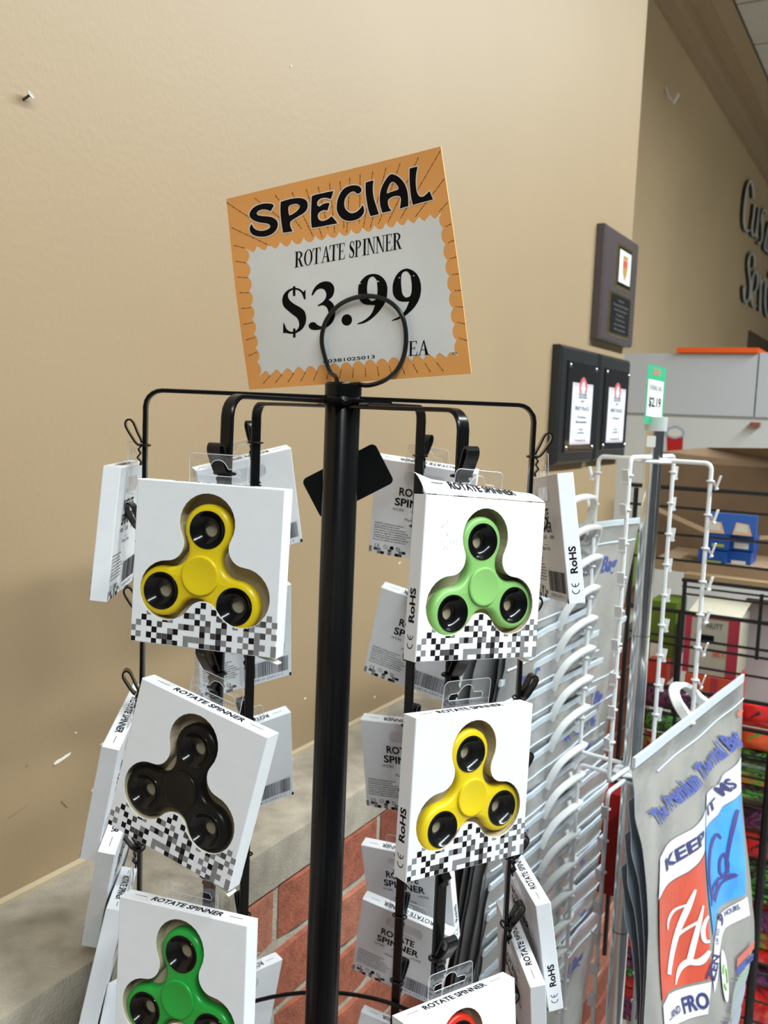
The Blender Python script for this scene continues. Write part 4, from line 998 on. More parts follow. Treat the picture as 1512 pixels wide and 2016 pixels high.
pslab(1.010, 1.268, 0.172, 0.411, 0, 0.022, 0.005, 'board', mat('plaque_brown', (0.075, 0.058, 0.062), 0.35))
pslab(1.092, 1.212, 0.292, 0.388, 0.022, 0.024, 0.001, 'brass_frame', M_gold); pslab(1.102, 1.202, 0.298, 0.380, 0.024, 0.0246, 0.0, 'dark_inset', M_acr); pslab(1.108, 1.198, 0.304, 0.374, 0.0246, 0.0252, 0.0, 'picture', mat('picture_white', (0.82, 0.84, 0.82), 0.3))
pslab(1.055, 1.225, 0.186, 0.281, 0.022, 0.024, 0.001, 'brass_frame', M_gold); pslab(1.067, 1.215, 0.192, 0.275, 0.024, 0.0246, 0.0, 'engraved_plate', M_acr)
f = lambda a, b: loc(1.108 + 0.09 * a, 0.0256, 0.304 + 0.07 * b)
g = G(); g.poly([[(.3, .74), (.7, .74), (.7, .86), (.3, .86)]], lambda a, b, h: f(a, b)); g.poly([[(.3, .5), (.32, .35), (.5, .08), (.68, .35), (.7, .5)]], lambda a, b, h: f(a, b)); g.build('crest', mat('crest_gold', (0.45, 0.27, 0.06), 0.4), r)
g = G(); g.poly([[(.3, .5), (.7, .5), (.7, .72), (.3, .72)]], lambda a, b, h: f(a, b)); g.build('crest', mat('crest_red', (0.62, 0.09, 0.05), 0.4), r)
g = G()
for i, (t_, w_) in enumerate((('Award of', .3), ('Outstanding Achievement', .8), ('in Store Operations', .7), ('Presented to', .4), ('The Store Team', .5), ('Grocery Retailers', .6), ('With appreciation', .6))):
    vs, fs, tw = text2d(t_); g.add([loc(1.141 - 0.148 * w_ / 2 + a / tw * 0.148 * w_, 0.0252, 0.262 - i * 0.0105 + b * 0.005) for a, b in vs], fs)
g.build('engraving', mat('engraving_grey', (0.20, 0.19, 0.17), 0.4), r)
tag(r, 'dark brown wooden award plaque with brass-framed crest, above the two black ones', 'plaque')
# ------------------------------------------------------------------ raised lettering on the far wall
F1 = lambda x, y: (1430 + x / 5.45, 330 + y / 5.45)
svs = empty('wall_sign', onplane(1470, 500, P2, NW)); tag(svs, 'raised silver script lettering with black edges, high on the far wall', 'sign'); O = svs.location.copy()
STR = [[(255, 330), (248, 230), (232, 165), (212, 150), (185, 220), (165, 340), (152, 480), (152, 590), (165, 660), (188, 685), (215, 672)],
 [(268, 395), (255, 520), (240, 640), (245, 715), (268, 735), (292, 650), (318, 430)], [(318, 430), (300, 600), (290, 720), (300, 760)], [(395, 500), (385, 455), (362, 460), (345, 540), (352, 640), (350, 740), (330, 815), (305, 800)],
 [(430, 580), (405, 700), (380, 830), (385, 885), (410, 900)], [(470, 700), (440, 690), (420, 800), (415, 900), (440, 930), (480, 850)],
 [(262, 1070), (268, 990), (252, 935), (228, 925), (205, 990), (205, 1100), (222, 1240), (218, 1370), (190, 1440), (160, 1420), (150, 1300), (168, 1280)],
 [(238, 1350), (280, 1320), (302, 1240), (300, 1150), (278, 1115), (250, 1180), (235, 1300), (235, 1420), (255, 1490), (285, 1480)],
 [(330, 1160), (335, 1300), (330, 1450), (328, 1540)], [(332, 1300), (350, 1220), (378, 1190), (390, 1230)], [(392, 1240), (385, 1400), (390, 1530), (415, 1600), (450, 1500)], [(440, 1290), (440, 1450), (450, 1600)], [(440, 1120), (442, 1185)]]
GL = lambda a, b, h: onplane(*F1(a, b), P2 + NW * h, NW) - O
for i, st in enumerate(STR):
    g = G(); ribbon(g, st, 19, lambda a, b, h: GL(a, b, 0.0) + NW * h, 0, 4, 0.022); b_ = g.build('letter_stroke', mat('letter_black', (0.012, 0.014, 0.012), 0.4), svs)
    g = G(); ribbon(g, [(x + 2, y) for x, y in st], 15, lambda a, b, h: GL(a, b, 0.0) + NW * (0.0225 + h), 0, 4, 0.004); g.build('silver_face', mat('brushed_silver', (0.78, 0.78, 0.76), 0.35, metal=0.3), b_)
# ================================================================== THE THERMAL BAGS ON THE WHITE RACK
M_white = mat('white_powder_coat', (0.78, 0.79, 0.80), 0.35)
M_wclip = mat('white_clip_plastic', (0.66, 0.65, 0.65), 0.35)
PB = at(1283, 950, 1.22)
bagrack = empty('bag_rack', (PB.x, PB.y, 0)); tag(bagrack, 'white wire hook rack on a chrome pole, holding silver thermal bags', 'rack')
LV = lambda x, y, z: Vector((x, y, z))
rp = 0.0115
M_chrome = mat('chrome', (0.80, 0.81, 0.80), 0.16, metal=1.0, noise_amt=0.05, noise_scale=30)
ztop = at(1288, 842, 1.22).z; zj1 = at(1260, 1250, 1.22).z; zj2 = at(1215, 1830, 1.22).z
for a, b in ((zj1 + 0.0006, ztop), (zj2 + 0.0006, zj1 - 0.0006), (0.02, zj2 - 0.0006)):
    g = G(); g.lathe([(0, a), (rp, a), (rp, b), (0, b)], 40); g.build('pole', M_chrome, bagrack, smooth=True)
g = G(); g.lathe([(0, 0), (0.2, 0), (0.2, 0.015), (0.03, 0.03), (0, 0.03)], 32); g.build('base', M_white, bagrack, smooth=True)
g = G(); g.lathe([(0, ztop - .004), (0.014, ztop - 0.004), (0.0145, ztop + 0.014), (0, ztop + 0.015)], 24); g.build('pole_cap', clear_plastic('frosted_cap', (0.85, 0.85, 0.82), 0.5, 0.3, veil=0.5), bagrack, smooth=True)
g = G(); g.box((0, 0, 0), (0.011, 0.001, 0.014)); o = g.build('tape_tag', mat('tag_paper', (0.75, 0.74, 0.70), 0.5), bagrack); o.matrix_local = frame(at(1282, 869, 1.205) - Vector((PB.x, PB.y, 0)), (0.95, -0.28, 0), (0, 0, 1))
zarm = at(1283, 905, 1.22).z; zmid = at(1237, 1524, 1.22).z
BRR = 0.0755; al0 = math.radians(-36.7)
def lvec(k): a = al0 + k * PI / 2; return Vector((math.cos(a), math.sin(a), 0))
ZT = [(zarm, zmid + 0.012), (zmid - 0.006, 0.35)]
clip_src = None
def clip_mesh():
    g = G()
    g.tube([(0.0042 * math.cos(t), 0.0042 * math.sin(t), 0) for t in [2 * PI * i / 14 for i in range(14)]], 0.0013, 6, closed=True)
    vs = []; pts = [(-0.004, -0.004), (-0.008, -0.008), (-0.012, -0.0005), (-0.0145, 0.012)]
    g.tube([(0, -0.004, -0.001), (0, -0.007, -0.006)], 0.0016, 6)
    g.box((0, -0.0095, 0.001), (0.0085, 0.0016, 0.019), 0, Matrix.Rotation(0.28, 4, 'X')); g.box((0, -0.0085, -0.009), (0.0100, 0.0024, 0.0022)); return g
nleg = 0
for tier, (za, zb) in enumerate(ZT):
    for k in range(4):
        v = lvec(k); sag = 0.0 if tier == 0 else -0.0
        az = za + (0.004 if k % 2 else 0)
        pts = [v * 0.010 + LV(0, 0, az)] + [v * (BRR - 0.008 + 0.008 * math.sin(x)) + LV(0, 0, az - 0.008 + 0.008 * math.cos(x)) for x in (0, .4, .8, 1.2, PI / 2)]
        if tier == 0: pts += [v * BRR + LV(0, 0, z) for z in (az - .05, az - .15, az - .3, zb + 0.008)] + [v * (BRR - 0.008 + 0.008 * math.cos(x)) + LV(0, 0, zb + 0.008 - 0.008 * math.sin(x)) for x in (.5, 1, PI / 2)] + [v * 0.012 + LV(0, 0, zb)]
        else: pts += [v * BRR + LV(0, 0, z) for z in (az - .05, az - .2, az - .4, zb)]
        g = G(); g.tube(pts, 0.0029, 8); arm = g.build('arm', M_white, bagrack, smooth=True)
        n_c = 13 if tier == 0 else 11
        for i in range(n_c):
            z = az - 0.022 - 0.0425 * i
            if tier == 0 and z < zb + 0.02: break
            M = Matrix(((-v.y, -v.x, 0, v.x * BRR), (v.x, -v.y, 0, v.y * BRR), (0, 0, 1, z), (0, 0, 0, 1))) @ Matrix.Rotation(random.uniform(-.2, .2), 4, 'Z')
            if clip_src is None: clip_src = clip_mesh().build('clip', M_wclip, arm); clip_src.matrix_local = M
            else: inst('clip', clip_src, arm, M)
for z in (zarm - 0.002, zmid + 0.004, zmid - 0.004):
    g = G(); g.lathe([(rp, z - 0.002), (0.024, z - 0.002), (0.026, z), (0.024, z + 0.002), (rp, z + 0.002)], 8, closed=True); g.build('hub_plate', M_white, bagrack)
# price card on the chrome pole
cc = at(1290, 779, 1.215); r = empty('price_sign', cc); tag(r, 'small green and white $2.19 price card above the white rack', 'sign')
cu = (at(1309, 787, 1.235) - at(1270, 780, 1.20)).normalized(); cup = Vector((0, 0, 1)); lw = 0.046; lh = 0.0375
q = lambda a, b, h=0.0: cu * a * lw / 2 * 1.0 + cup * b * lh + Vector((0.0, -1, 0)) * h
M_gr = mat('sign_green', (0.05, 0.42, 0.22), 0.4)
g = G(); g.poly([[(-1, -1), (1, -1), (1, 1), (-1, 1)]], lambda a, b, h: q(a, b, h), 0, -0.0006); g.build('card', M_gr, r)
g = G(); g.poly([[(-.85, -.72), (.85, -.72), (.85, .52), (-.85, .52)]], lambda a, b, h: q(a, b, 0.0002), 0); g.build('white_panel', mat('sign_white', (0.72, 0.73, 0.70), 0.5), r)
g = G()
for txt, y, hh, ww, m_ in (('$2.19', -.38, .30, 1.3, 0), ('THERMAL BAG', .18, .16, 1.4, 1), ('SAVE', .68, .22, .75, 2)):
    vs, fs, tw = text2d(txt, 0.02); g.add([q(-ww / 2 + a / tw * ww, y + b * hh, 0.0004) for a, b in vs], fs, m_)
g.build('card_lettering', [M_sk, mat('print_grey', (0.3, 0.3, 0.34), 0.6), mat('print_salmon', (0.75, 0.22, 0.16), 0.5)], r)
# bag materials
M_foil = mat('silver_foil_film', (0.40, 0.395, 0.39), 0.25, metal=0.55, noise_amt=0.10, noise_scale=14, bump=0.9, bump_scale=22)
M_foilb = mat('blue_grey_foil_lining', (0.36, 0.43, 0.51), 0.35, metal=0.0)
M_zip = mat('milky_zip_strip', (0.58, 0.66, 0.74), 0.18, coat=0.4)
M_hdl = mat('handle_white', (0.80, 0.81, 0.80), 0.35)
M_bl = mat('print_blue', (0.045, 0.085, 0.40), 0.4); M_nv = mat('print_navy', (0.020, 0.022, 0.16), 0.4)
bd1 = Vector((0.545, 0.838, 0)).normalized(); bn1 = Vector((bd1.y, -bd1.x, 0))
L1 = Vector((PB.x, PB.y, 0)) - lvec(0) * BRR * 1.0 if False else Vector((PB.x, PB.y, 0)) + lvec(2) * BRR
BWd = 0.42
def bag_master(seed):
    r = empty('thermal_bag'); H_ = 0.46; rnd = random.Random(seed)
    def S_(x, z, side):         # x -1..1 across, z 0..1 down, local x along the bag, y out of the print side
        e = min(1.0, (1 - abs(x)) * 9, z * 14 + 0.05); th = 0.0028 * e
        w = 0.0022 * n3((x * 2.2 + seed, z * 2.5, seed * 1.7)) + 0.0014 * n3((x * 6, z * 9 + seed, 3)) + (0.010 * (z ** 1.2)) * math.sin(x * 7 + seed)
        ex = 0.006 * n3((z * 9, seed * 3.1, x)) * abs(x) ** 3
        return Vector((x * BWd / 2 + ex, -w - th * side, -z * H_))
    g = G(); grid_quad(g, lambda a, b: S_(a, b, 1), -1, 1, 0.0, 1, 26, 22, 0); grid_quad(g, lambda a, b: S_(a, b, -1), -1, 1, 0.0, 1, 26, 22, 1)
    ed = [(-1 + 2 * i / 26, 0) for i in range(27)] + [(1, i / 22) for i in range(1, 23)] + [(1 - 2 * i / 26, 1) for i in range(1, 27)] + [(-1, 1 - i / 22) for i in range(1, 22)]
    n = len(ed); g.add([S_(a, b, 1) for a, b in ed] + [S_(a, b, -1) for a, b in ed], [(i, (i + 1) % n, n + (i + 1) % n, n + i) for i in range(n)], 2)
    g.build('pouch', [M_foil, M_foilb, M_zip], r, smooth=True)
    g = G(); g.tube([S_(-1 + 2 * i / 20, 0.0, 0) + Vector((0, 0, 0.003)) for i in range(21)], 1, flat=(0.0045, 0.0016), up=(0, 0, 1))
    g.tube([S_(-0.97 + 1.94 * i / 20, 0.055, 1) - Vector((0, 0.0006, 0)) for i in range(21)], 0.0013, 5); g.build('zip_strip', M_zip, r, smooth=True)
    hp = [(-0.050, 0.0, -0.004), (-0.050, -0.004, 0.014), (-0.042, -0.010, 0.034), (-0.022, -0.018, 0.048), (0, -0.022, 0.052), (0.022, -0.018, 0.048), (0.042, -0.010, 0.034), (0.050, -0.004, 0.014), (0.050, 0.0, -0.004)]
    g = G(); g.tube(smooth_line(hp, 5), 1, flat=(0.0048, 0.0026), up=(0, 1, 0)); g.build('handle', M_hdl, r, smooth=True)
    g = G(); vs, fs, tw = text2d('The Premium Thermal Bag', 0.02)
    g.add([S_(-0.80 + 1.55 * a / tw + 0.012 * b, 0.150 - 0.05 * b, 1) - Vector((0, 0.0006, 0)) for a, b in vs], fs)
    g.build('blue_lettering', M_bl, r)
    return r
masters = [bag_master(s_) for s_ in (1, 2, 3)]
used = set()
def copy_tree(o):
    c = o.copy(); COL.objects.link(c)
    for ch in o.children: d = ch.copy(); COL.objects.link(d); d.parent = c
    return c
bagz0 = at(1190, 1030, 1.29).z
ORD = ['highest', 'second highest', 'third from the top', 'fourth from the top', 'fifth from the top', 'sixth from the top', 'seventh from the top', 'eighth from the top', 'ninth from the top', 'tenth from the top', 'eleventh from the top', 'twelfth from the top', 'thirteenth from the top', 'fourteenth from the top', 'fifteenth from the top', 'sixteenth from the top']
for k in range(16):
    m = masters[k % 3]
    if k < 3: b = m
    else: b = copy_tree(m)
    z = bagz0 - 0.0425 * k - (0.012 if k > 7 else 0)
    yaw = random.uniform(-0.04, 0.04) + (0.15 if k == 0 else 0.07 if k == 1 else 0)
    x = bd1; y = -bn1
    R_ = Matrix(((x.x, y.x, 0, 0), (x.y, y.y, 0, 0), (0, 0, 1, 0), (0, 0, 0, 1)))
    c = L1 - bn1 * (0.020 + 0.0008 * k) + Vector((0, 0, z - 0.006)) - bd1 * (0.05 if k == 0 else 0.02 if k == 1 else 0)
    b.matrix_world = Matrix.Translation(c) @ R_ @ Matrix.Rotation(-yaw if False else yaw * -1, 4, 'Z') @ Matrix.Rotation(random.uniform(-0.045, 0.045), 4, 'Y') @ Matrix.Rotation(math.radians(8.0 + random.uniform(-.4, .4)), 4, 'X')
    tag(b, 'silver thermal bag, %s in the column left of the chrome pole' % ORD[k], 'bag', 'thermal bags in the left column')
# the big bag at the front right, with its printing traced in place
h_ = 0.36
def dn(u, v): r = ray(u, v); return CAM + r * (h_ / -r.z)
TL, TR = dn(1243, 1512), dn(1464, 1342)
bd2 = (TR - TL).normalized(); bn2 = Vector((bd2.y, -bd2.x, 0)); dwn = (bn2 * math.sin(math.radians(8)) + Vector((0, 0, -math.cos(math.radians(8))))).normalized()
PN = bd2.cross(dwn).normalized()
if PN.dot(CAM - TL) < 0: PN = -PN
BO = (TL + TR) / 2
def bg(u, v, h=0.0):
    p = onplane(u, v, TL, PN); q_ = p - TL; a = q_.dot(bd2); d = q_.dot(dwn)
    w = 0.0045 * math.sin(a * 38 + 1.2 * math.sin(d * 9)) * min(1, d * 8 + .1) + 0.004 * math.sin(d * 17 + a * 8) * min(1, d * 6)
    return p + PN * (w + h) - BO
bigbag = empty('thermal_bag', BO)
tag(bigbag, 'large silver thermal bag with red and blue Hot and Cold print, front right', 'bag')
LE = [(1510, 1243), (1561, 1248), (1613, 1247), (1665, 1256), (1720, 1259), (1838, 1268), (1920, 1270), (2016, 1271), (2230, 1276)]
RE = [(1341, 1464), (1389, 1464), (1465, 1466), (1561, 1467), (1640, 1467), (1717, 1469), (1779, 1470), (1810, 1475), (1850, 1476), (1890, 1468), (1938, 1450), (2016, 1443), (2110, 1440)]
def edge_at(E, s_):
    y = E[0][0] + (E[-1][0] - E[0][0]) * s_
    for i in range(len(E) - 1):
        if E[i][0] <= y <= E[i + 1][0]:
            f_ = (y - E[i][0]) / (E[i + 1][0] - E[i][0]); return Vector((E[i][1] + (E[i + 1][1] - E[i][1]) * f_, y))
    return Vector((E[-1][1], E[-1][0]))
def bgs(a, b, h): p = edge_at(LE, b).lerp(edge_at(RE, b), a); return bg(p.x, p.y, h * min(1.0, 8 * min(a, 1 - a) + 0.1, b * 20 + .1))
g = G(); grid_quad(g, lambda a, b: bgs(a, b, 0.003), 0, 1, 0, 1, 36, 44, 0); grid_quad(g, lambda a, b: bgs(a, b, -0.004), 0, 1, 0, 1, 36, 44, 1)
ed = [(i / 36, 0) for i in range(37)] + [(1, i / 44) for i in range(1, 45)] + [(1 - i / 36, 1) for i in range(1, 37)] + [(0, 1 - i / 44) for i in range(1, 44)]; n = len(ed)
g.add([bgs(a, b, 0.003) for a, b in ed] + [bgs(a, b, -0.004) for a, b in ed], [(i, (i + 1) % n, n + (i + 1) % n, n + i) for i in range(n)], 2)
pouch = g.build('pouch', [M_foil, M_foilb, M_zip], bigbag, smooth=True)
E1 = lambda x, y: (1200 + x / 2.897, 1320 + y / 2.897)
g = G(); g.tube([bg(*E1(x, y), 0.002) + Vector((0, 0, 0.004)) for x, y in [(125 + (750 - 125) * i / 24, 548 + (58 - 548) * i / 24) for i in range(25)]], 1, flat=(0.006, 0.002), up=(0, 0, 1))
g.tube([bg(*E1(x, y), 0.0045) for x, y in [(245 + (745 - 245) * i / 24, 572 + (160 - 572) * i / 24) for i in range(25)]], 0.0012, 5)
g.build('zip_strip', M_zip, bigbag, smooth=True)
H1 = lambda x, y: (1260 + x / 6.0, 1240 + y / 6.0)
hp = [(590, 1130, 0), (588, 1000, -.006), (590, 880, -.014), (625, 760, -.022), (690, 690, -.027), (765, 668, -.028), (815, 730, -.022), (838, 830, -.014), (848, 920, 0)]
g = G(); g.tube(smooth_line([bg(*H1(x, y), h) for x, y, h in hp], 5), 1, flat=(0.0065, 0.0036), up=tuple(PN)); g.build('handle', M_hdl, bigbag, smooth=True)
def px_fill(g, top, bot, F_, lift, n=16, m=6, mi=0):
    """strip between two hand-traced edges (left to right)"""
    def ev(E, s_):
        L = [0]; 
        for i in range(len(E) - 1): L.append(L[-1] + (Vector(E[i + 1]) - Vector(E[i])).length)
        t = s_ * L[-1]
        for i in range(len(E) - 1):
            if t <= L[i + 1] + 1e-9: return Vector(E[i]).lerp(Vector(E[i + 1]), (t - L[i]) / (L[i + 1] - L[i]))
        return Vector(E[-1])
    grid_quad(g, lambda a, b: bg(*F_(*ev(top, a).lerp(ev(bot, a), b)), lift), 0, 1, 0, 1, n, m, mi)
M_bw = mat('print_white', (0.76, 0.77, 0.80), 0.35); M_rd = mat('print_red', (0.60, 0.055, 0.018), 0.35, noise_amt=0.12, noise_scale=25); M_sky = mat('print_sky_blue', (0.025, 0.30, 0.78), 0.35, noise_amt=0.18, noise_scale=30)
g = G()
px_fill(g, [(244, 1062), (330, 985), (440, 900), (540, 790)], [(236, 1300), (330, 1225), (430, 1150), (540, 1028)], E1, 0.0042)
g.build('white_print', M_bw, bigbag); g = G()
px_fill(g, [(545, 705), (625, 650), (640, 590), (742, 492)], [(552, 905), (625, 830), (645, 770), (737, 690)], E1, 0.0042)
g.build('white_print', M_bw, bigbag); g = G()
px_fill(g, [(285, 1905), (330, 1850), (420, 1820), (535, 1765)], [(290, 2085), (330, 2030), (420, 2000), (525, 1950)], E1, 0.0042)
g.build('white_print', M_bw, bigbag); g = G()
px_fill(g, [(540, 1690), (562, 1545), (620, 1395), (735, 1280)], [(548, 1830), (590, 1600), (645, 1470), (748, 1385)], E1, 0.0042)
g.build('white_print', M_bw, bigbag)
g = G(); px_fill(g, [(242, 1302), (330, 1232), (430, 1157), (540, 1040)], [(282, 1888), (330, 1835), (420, 1805), (533, 1748)], E1, 0.0042); g.build('red_print', M_rd, bigbag)
g = G(); px_fill(g, [(553, 908), (625, 835), (645, 775), (737, 695)], [(562, 1520), (610, 1370), (645, 1330), (728, 1265)], E1, 0.0042); g.build('blue_print', M_sky, bigbag)
fn2 = lambda a, b, h=0: bg(a, b, 0.0050)
g = G(); RB = lambda pts, w: ribbon(g, [E1(*p) for p in pts], (w / 2.897 if not isinstance(w, list) else [k / 2.897 for k in w]), fn2)
RB([(345, 1482), (348, 1430), (380, 1372), (432, 1338)], [8, 18, 16, 12])
RB([(468, 1245), (440, 1350), (405, 1480), (375, 1610), (345, 1735)], [12, 26, 26, 30, 34])
RB([(508, 1335), (486, 1440), (466, 1560), (454, 1640), (440, 1660)], [10, 20, 22, 22, 12])
RB([(398, 1520), (440, 1470), (488, 1425)], 14)
RB([(536, 1395), (516, 1425), (503, 1480), (510, 1535), (534, 1535)], [14, 18, 20, 20, 14])
RB([(388, 1795), (412, 1710), (445, 1665), (490, 1655), (530, 1590)], [6, 22, 32, 34, 16])
g.build('script_hot', M_bw, bigbag)
g = G()
RB([(640, 960), (622, 935), (596, 1000), (578, 1100), (572, 1210), (586, 1300), (612, 1260), (628, 1180)], [8, 14, 18, 18, 18, 16, 12, 8])
RB([(652, 1040), (636, 1080), (634, 1150), (650, 1165), (664, 1110), (652, 1040)], 11)
RB([(704, 790), (690, 850), (672, 960), (660, 1080), (664, 1150)], [20, 20, 14, 12, 10])
RB([(568, 1340), (600, 1230), (640, 1180), (690, 1160), (640, 1210), (600, 1320)], [10, 14, 14, 18, 12, 8])
g.build('script_cold', mat('print_indigo', (0.04, 0.03, 0.22), 0.4), bigbag)
g = G(); W2 = lambda a, b: bg(a, b, 0.0052)
def qt(txt, bl, br, hgt, **k): q_text(g, txt, lambda a, b: E1(a, b), bl, br, hgt, W2, **k)
qt('The Premium Thermal Bag', (250, 885), (735, 398), 96, bold=0.035, shear=0.12)
g.build('script_title', M_bl, bigbag)
g = G()
qt('KEEP', (315, 1142), (528, 965), 84, bold=0.03); g.build('navy_lettering', M_nv, bigbag); g = G(); qt('IT', (566, 828), (622, 775), 72, bold=0.03); g.build('navy_lettering', M_nv, bigbag); g = G(); qt('MS', (640, 715), (703, 652), 60, bold=0.03); g.build('navy_lettering', M_nv, bigbag); g = G()
qt('...AND', (318, 1990), (408, 1945), 44, bold=0.02); g.build('navy_lettering', M_nv, bigbag); g = G(); qt('FRO', (425, 1955), (530, 1908), 92, bold=0.03); g.build('navy_lettering', M_nv, bigbag); g = G(); qt('ZEN', (545, 1760), (582, 1615), 36, bold=0.03); g.build('navy_lettering', M_nv, bigbag); g = G()
qt('UP TO', (584, 1555), (612, 1470), 20, bold=0.01); g.build('navy_lettering', M_nv, bigbag); g = G(); qt('9', (622, 1455), (645, 1438), 74, bold=0.03); g.build('navy_lettering', M_nv, bigbag); g = G(); qt('HOURS', (650, 1400), (706, 1350), 34, bold=0.02); g.build('navy_lettering', M_nv, bigbag); g = G()
qt('REUSABLE - WATERPROOF & WASHABLE', (575, 2080), (775, 1620), 22, bold=0.02)
g.build('navy_lettering', M_nv, bigbag)
g = G(); g.poly([[E1(612 + 27 * math.cos(t), 1732 + 146 * math.sin(t)) for t in [2 * PI * i / 28 for i in range(28)]]], fn2); g.build('oval_badge', M_bw, bigbag)
g = G(); W3 = lambda a, b, h=0: bg(a, b, 0.0056)
for k in range(3):
    a0 = PI / 2 + k * 2 * PI / 3; ribbon(g, [E1(612 + 14 * math.cos(a0 + i * .32), 1735 - 68 * math.sin(a0 + i * .32)) for i in range(5)], 4.2, W3)
g.build('green_print', mat('print_leaf_green', (0.24, 0.52, 0.06), 0.4), bigbag); g = G(); qt('100% RECYCLABLE', (600, 2085), (765, 1690), 18); g.build('green_print', mat('print_leaf_green', (0.24, 0.52, 0.06), 0.4), bigbag)
g = G(); g.poly([[E1(*p) for p in ((706, 1640), (776, 1530), (776, 1575), (706, 1690))]], fn2); g.build('small_red_print', mat('print_coral', (0.62, 0.14, 0.10), 0.4), bigbag); g = G(); g.poly([[E1(722 + (18 if i % 2 else 24) * 1.0 * math.cos(t), 240 - 16 * math.sin(t) - 12 * math.cos(t)) for i, t in enumerate([2 * PI * i / 14 for i in range(14)])]], fn2); g.build('small_red_print', mat('print_coral', (0.62, 0.14, 0.10), 0.4), bigbag)
g = G(); g.poly([[E1(*p) for p in ((708, 1690), (776, 1600), (776, 1640), (708, 1735))]], fn2); g.build('small_blue_print', M_bl, bigbag)
for k, lb in ((1, 'grey-blue edge of the thermal bag just behind the large printed one'), (2, 'thermal bag edge second behind the large printed one'), (3, 'thermal bag edge third behind the large printed one')):
    e = empty('thermal_bag', BO - PN * 0.0060 * k + Vector((0, 0, -0.043 * k)) + bd2 * 0.013 * k); c = pouch.copy(); c.data = c.data.copy(); c.data.materials[0] = M_foilb; COL.objects.link(c); c.parent = e
    tag(e, lb, 'bag', 'thermal bags behind the large one')
# ================================================================== SHELVES AND CABINET BEYOND
def slabpx(g, x0, y0, x1, y1, Y, depth, mi=0, anchor=None):
    xm, ym = (x0 + x1) / 2, (y0 + y1) / 2; P = anchor or at(xm, ym, Y)
    a = (onplane(x0, ym, P, WD) - P).dot(NW); b = (onplane(x1, ym, P, WD) - P).dot(NW)
    c = onplane(xm, y1, P, WD).z; d = onplane(xm, y0, P, WD).z
    f = lambda u, o, z: Vector((P.x, P.y, 0)) + NW * u + WD * o + Vector((0, 0, z))
    g.add([f(u, o, z) for u in (a, b) for o in (0, depth) for z in (c, d)], [(0, 1, 3, 2), (4, 6, 7, 5), (0, 4, 5, 1), (2, 3, 7, 6), (0, 2, 6, 4), (1, 5, 7, 3)], mi)
    return P, a, b, c, d, f
def thing_slab(name, label, cat, quad, Y, depth, m, group=None, part='carton'):
    g = G(); P, a, b, c, d, f = slabpx(g, *quad, Y, depth)
    base = Vector((P.x, P.y, c)); g.v = [p - base for p in g.v]
    r = empty(name, base); tag(r, label, cat, group); g.build(part, m, r)
    return r, (lambda u, z, h=0.0: f(a + (b - a) * u, -h, c + (d - c) * z) - base), (a, b, c, d)
# pale cabinet closing the view
M_cab = mat('cabinet_grey', (0.47, 0.485, 0.52), 0.5); M_cab2 = mat('cabinet_warm_grey', (0.54, 0.545, 0.54), 0.5)
PC = at(1400, 760, 4.1)
cab = empty('panel_cabinet', (PC.x, PC.y, 0)); tag(cab, 'tall pale grey panelled cabinet beyond the racks', 'cabinet'); OC = cab.location.copy()
def cpart(name, x0, y0, x1, y1, m, lift=0.0, depth=0.6, par=None):
    A = onplane(x0, (y0 + y1) / 2, PC, WD); B = onplane(x1, (y0 + y1) / 2, PC, WD); z1 = onplane(1400, y0, PC, WD).z; z0 = onplane(1400, y1, PC, WD).z if y1 < 1900 else 0.0
    a, b = (A - PC).dot(NW), (B - PC).dot(NW); a = max(a, (WQ + NW * (O2 + 0.02) - PC).dot(NW)); f = lambda u, o, z: Vector((PC.x, PC.y, 0)) + NW * u + WD * o + Vector((0, 0, z)) - OC
    g = G(); g.add([f(u, o, z) for u in (a, b) for o in (-lift, depth) for z in (z0, z1)], [(0, 1, 3, 2), (4, 6, 7, 5), (0, 4, 5, 1), (2, 3, 7, 6), (0, 2, 6, 4), (1, 5, 7, 3)])
    return g.build(name, m, par or cab)
cpart('upper_panel', 1150, 696, 1488, 818, M_cab); cpart('upper_panel', 1491, 694, 1700, 818, M_cab)
cpart('seam_strip', 1150, 818, 1700, 824, mat('seam_grey', (0.30, 0.29, 0.27), 0.6), -0.004)
cpart('lower_panel', 1150, 824, 1700, 2000, M_cab2)
ob = cpart('orange_tray', 1334, 685, 1494, 695, mat('orange_plastic', (0.78, 0.10, 0.010), 0.4), 0.02, 0.3); ob.parent = None; ob.location = OC; tag(ob, 'long flat orange tray lying on top of the grey cabinet', 'tray')
cpart('door_latch', 1479, 828, 1498, 836, mat('latch_rust', (0.26, 0.07, 0.05), 0.5), 0.03, 0.0)
st = empty('cup_sticker', onplane(1329, 866, PC, WD) - WD * 0.004); tag(st, 'red cup sticker with a white foamy top on the grey cabinet', 'sticker'); OS = st.location.copy()
pc = lambda a, b, h=0.002: onplane(a, b, PC, WD) - WD * h - OS
g = G(); g.poly([[(1313, 858), (1345, 858), (1343, 905), (1314, 905)]], lambda a, b, h: pc(a, b)); g.build('red_cup', mat('cup_red', (0.42, 0.005, 0.012), 0.4), st)
cl = cat_loop([(1311, 858), (1310, 848), (1316, 842), (1324, 839), (1333, 838), (1341, 842), (1348, 850), (1347, 859), (1337, 862), (1329, 864), (1318, 861)], 4)
g = G(); g.poly([cl], lambda a, b, h: pc(a, b, 0.003)); g.build('foam_rim', mat('foam_blue_grey', (0.30, 0.37, 0.50), 0.5), st)
g = G(); g.poly([[(1329 + (x - 1329) * .72, 852 + (y - 851) * .66) for x, y in cl]], lambda a, b, h: pc(a, b, 0.004)); g.build('foam', mat('foam_cream', (0.62, 0.60, 0.52), 0.5), st)
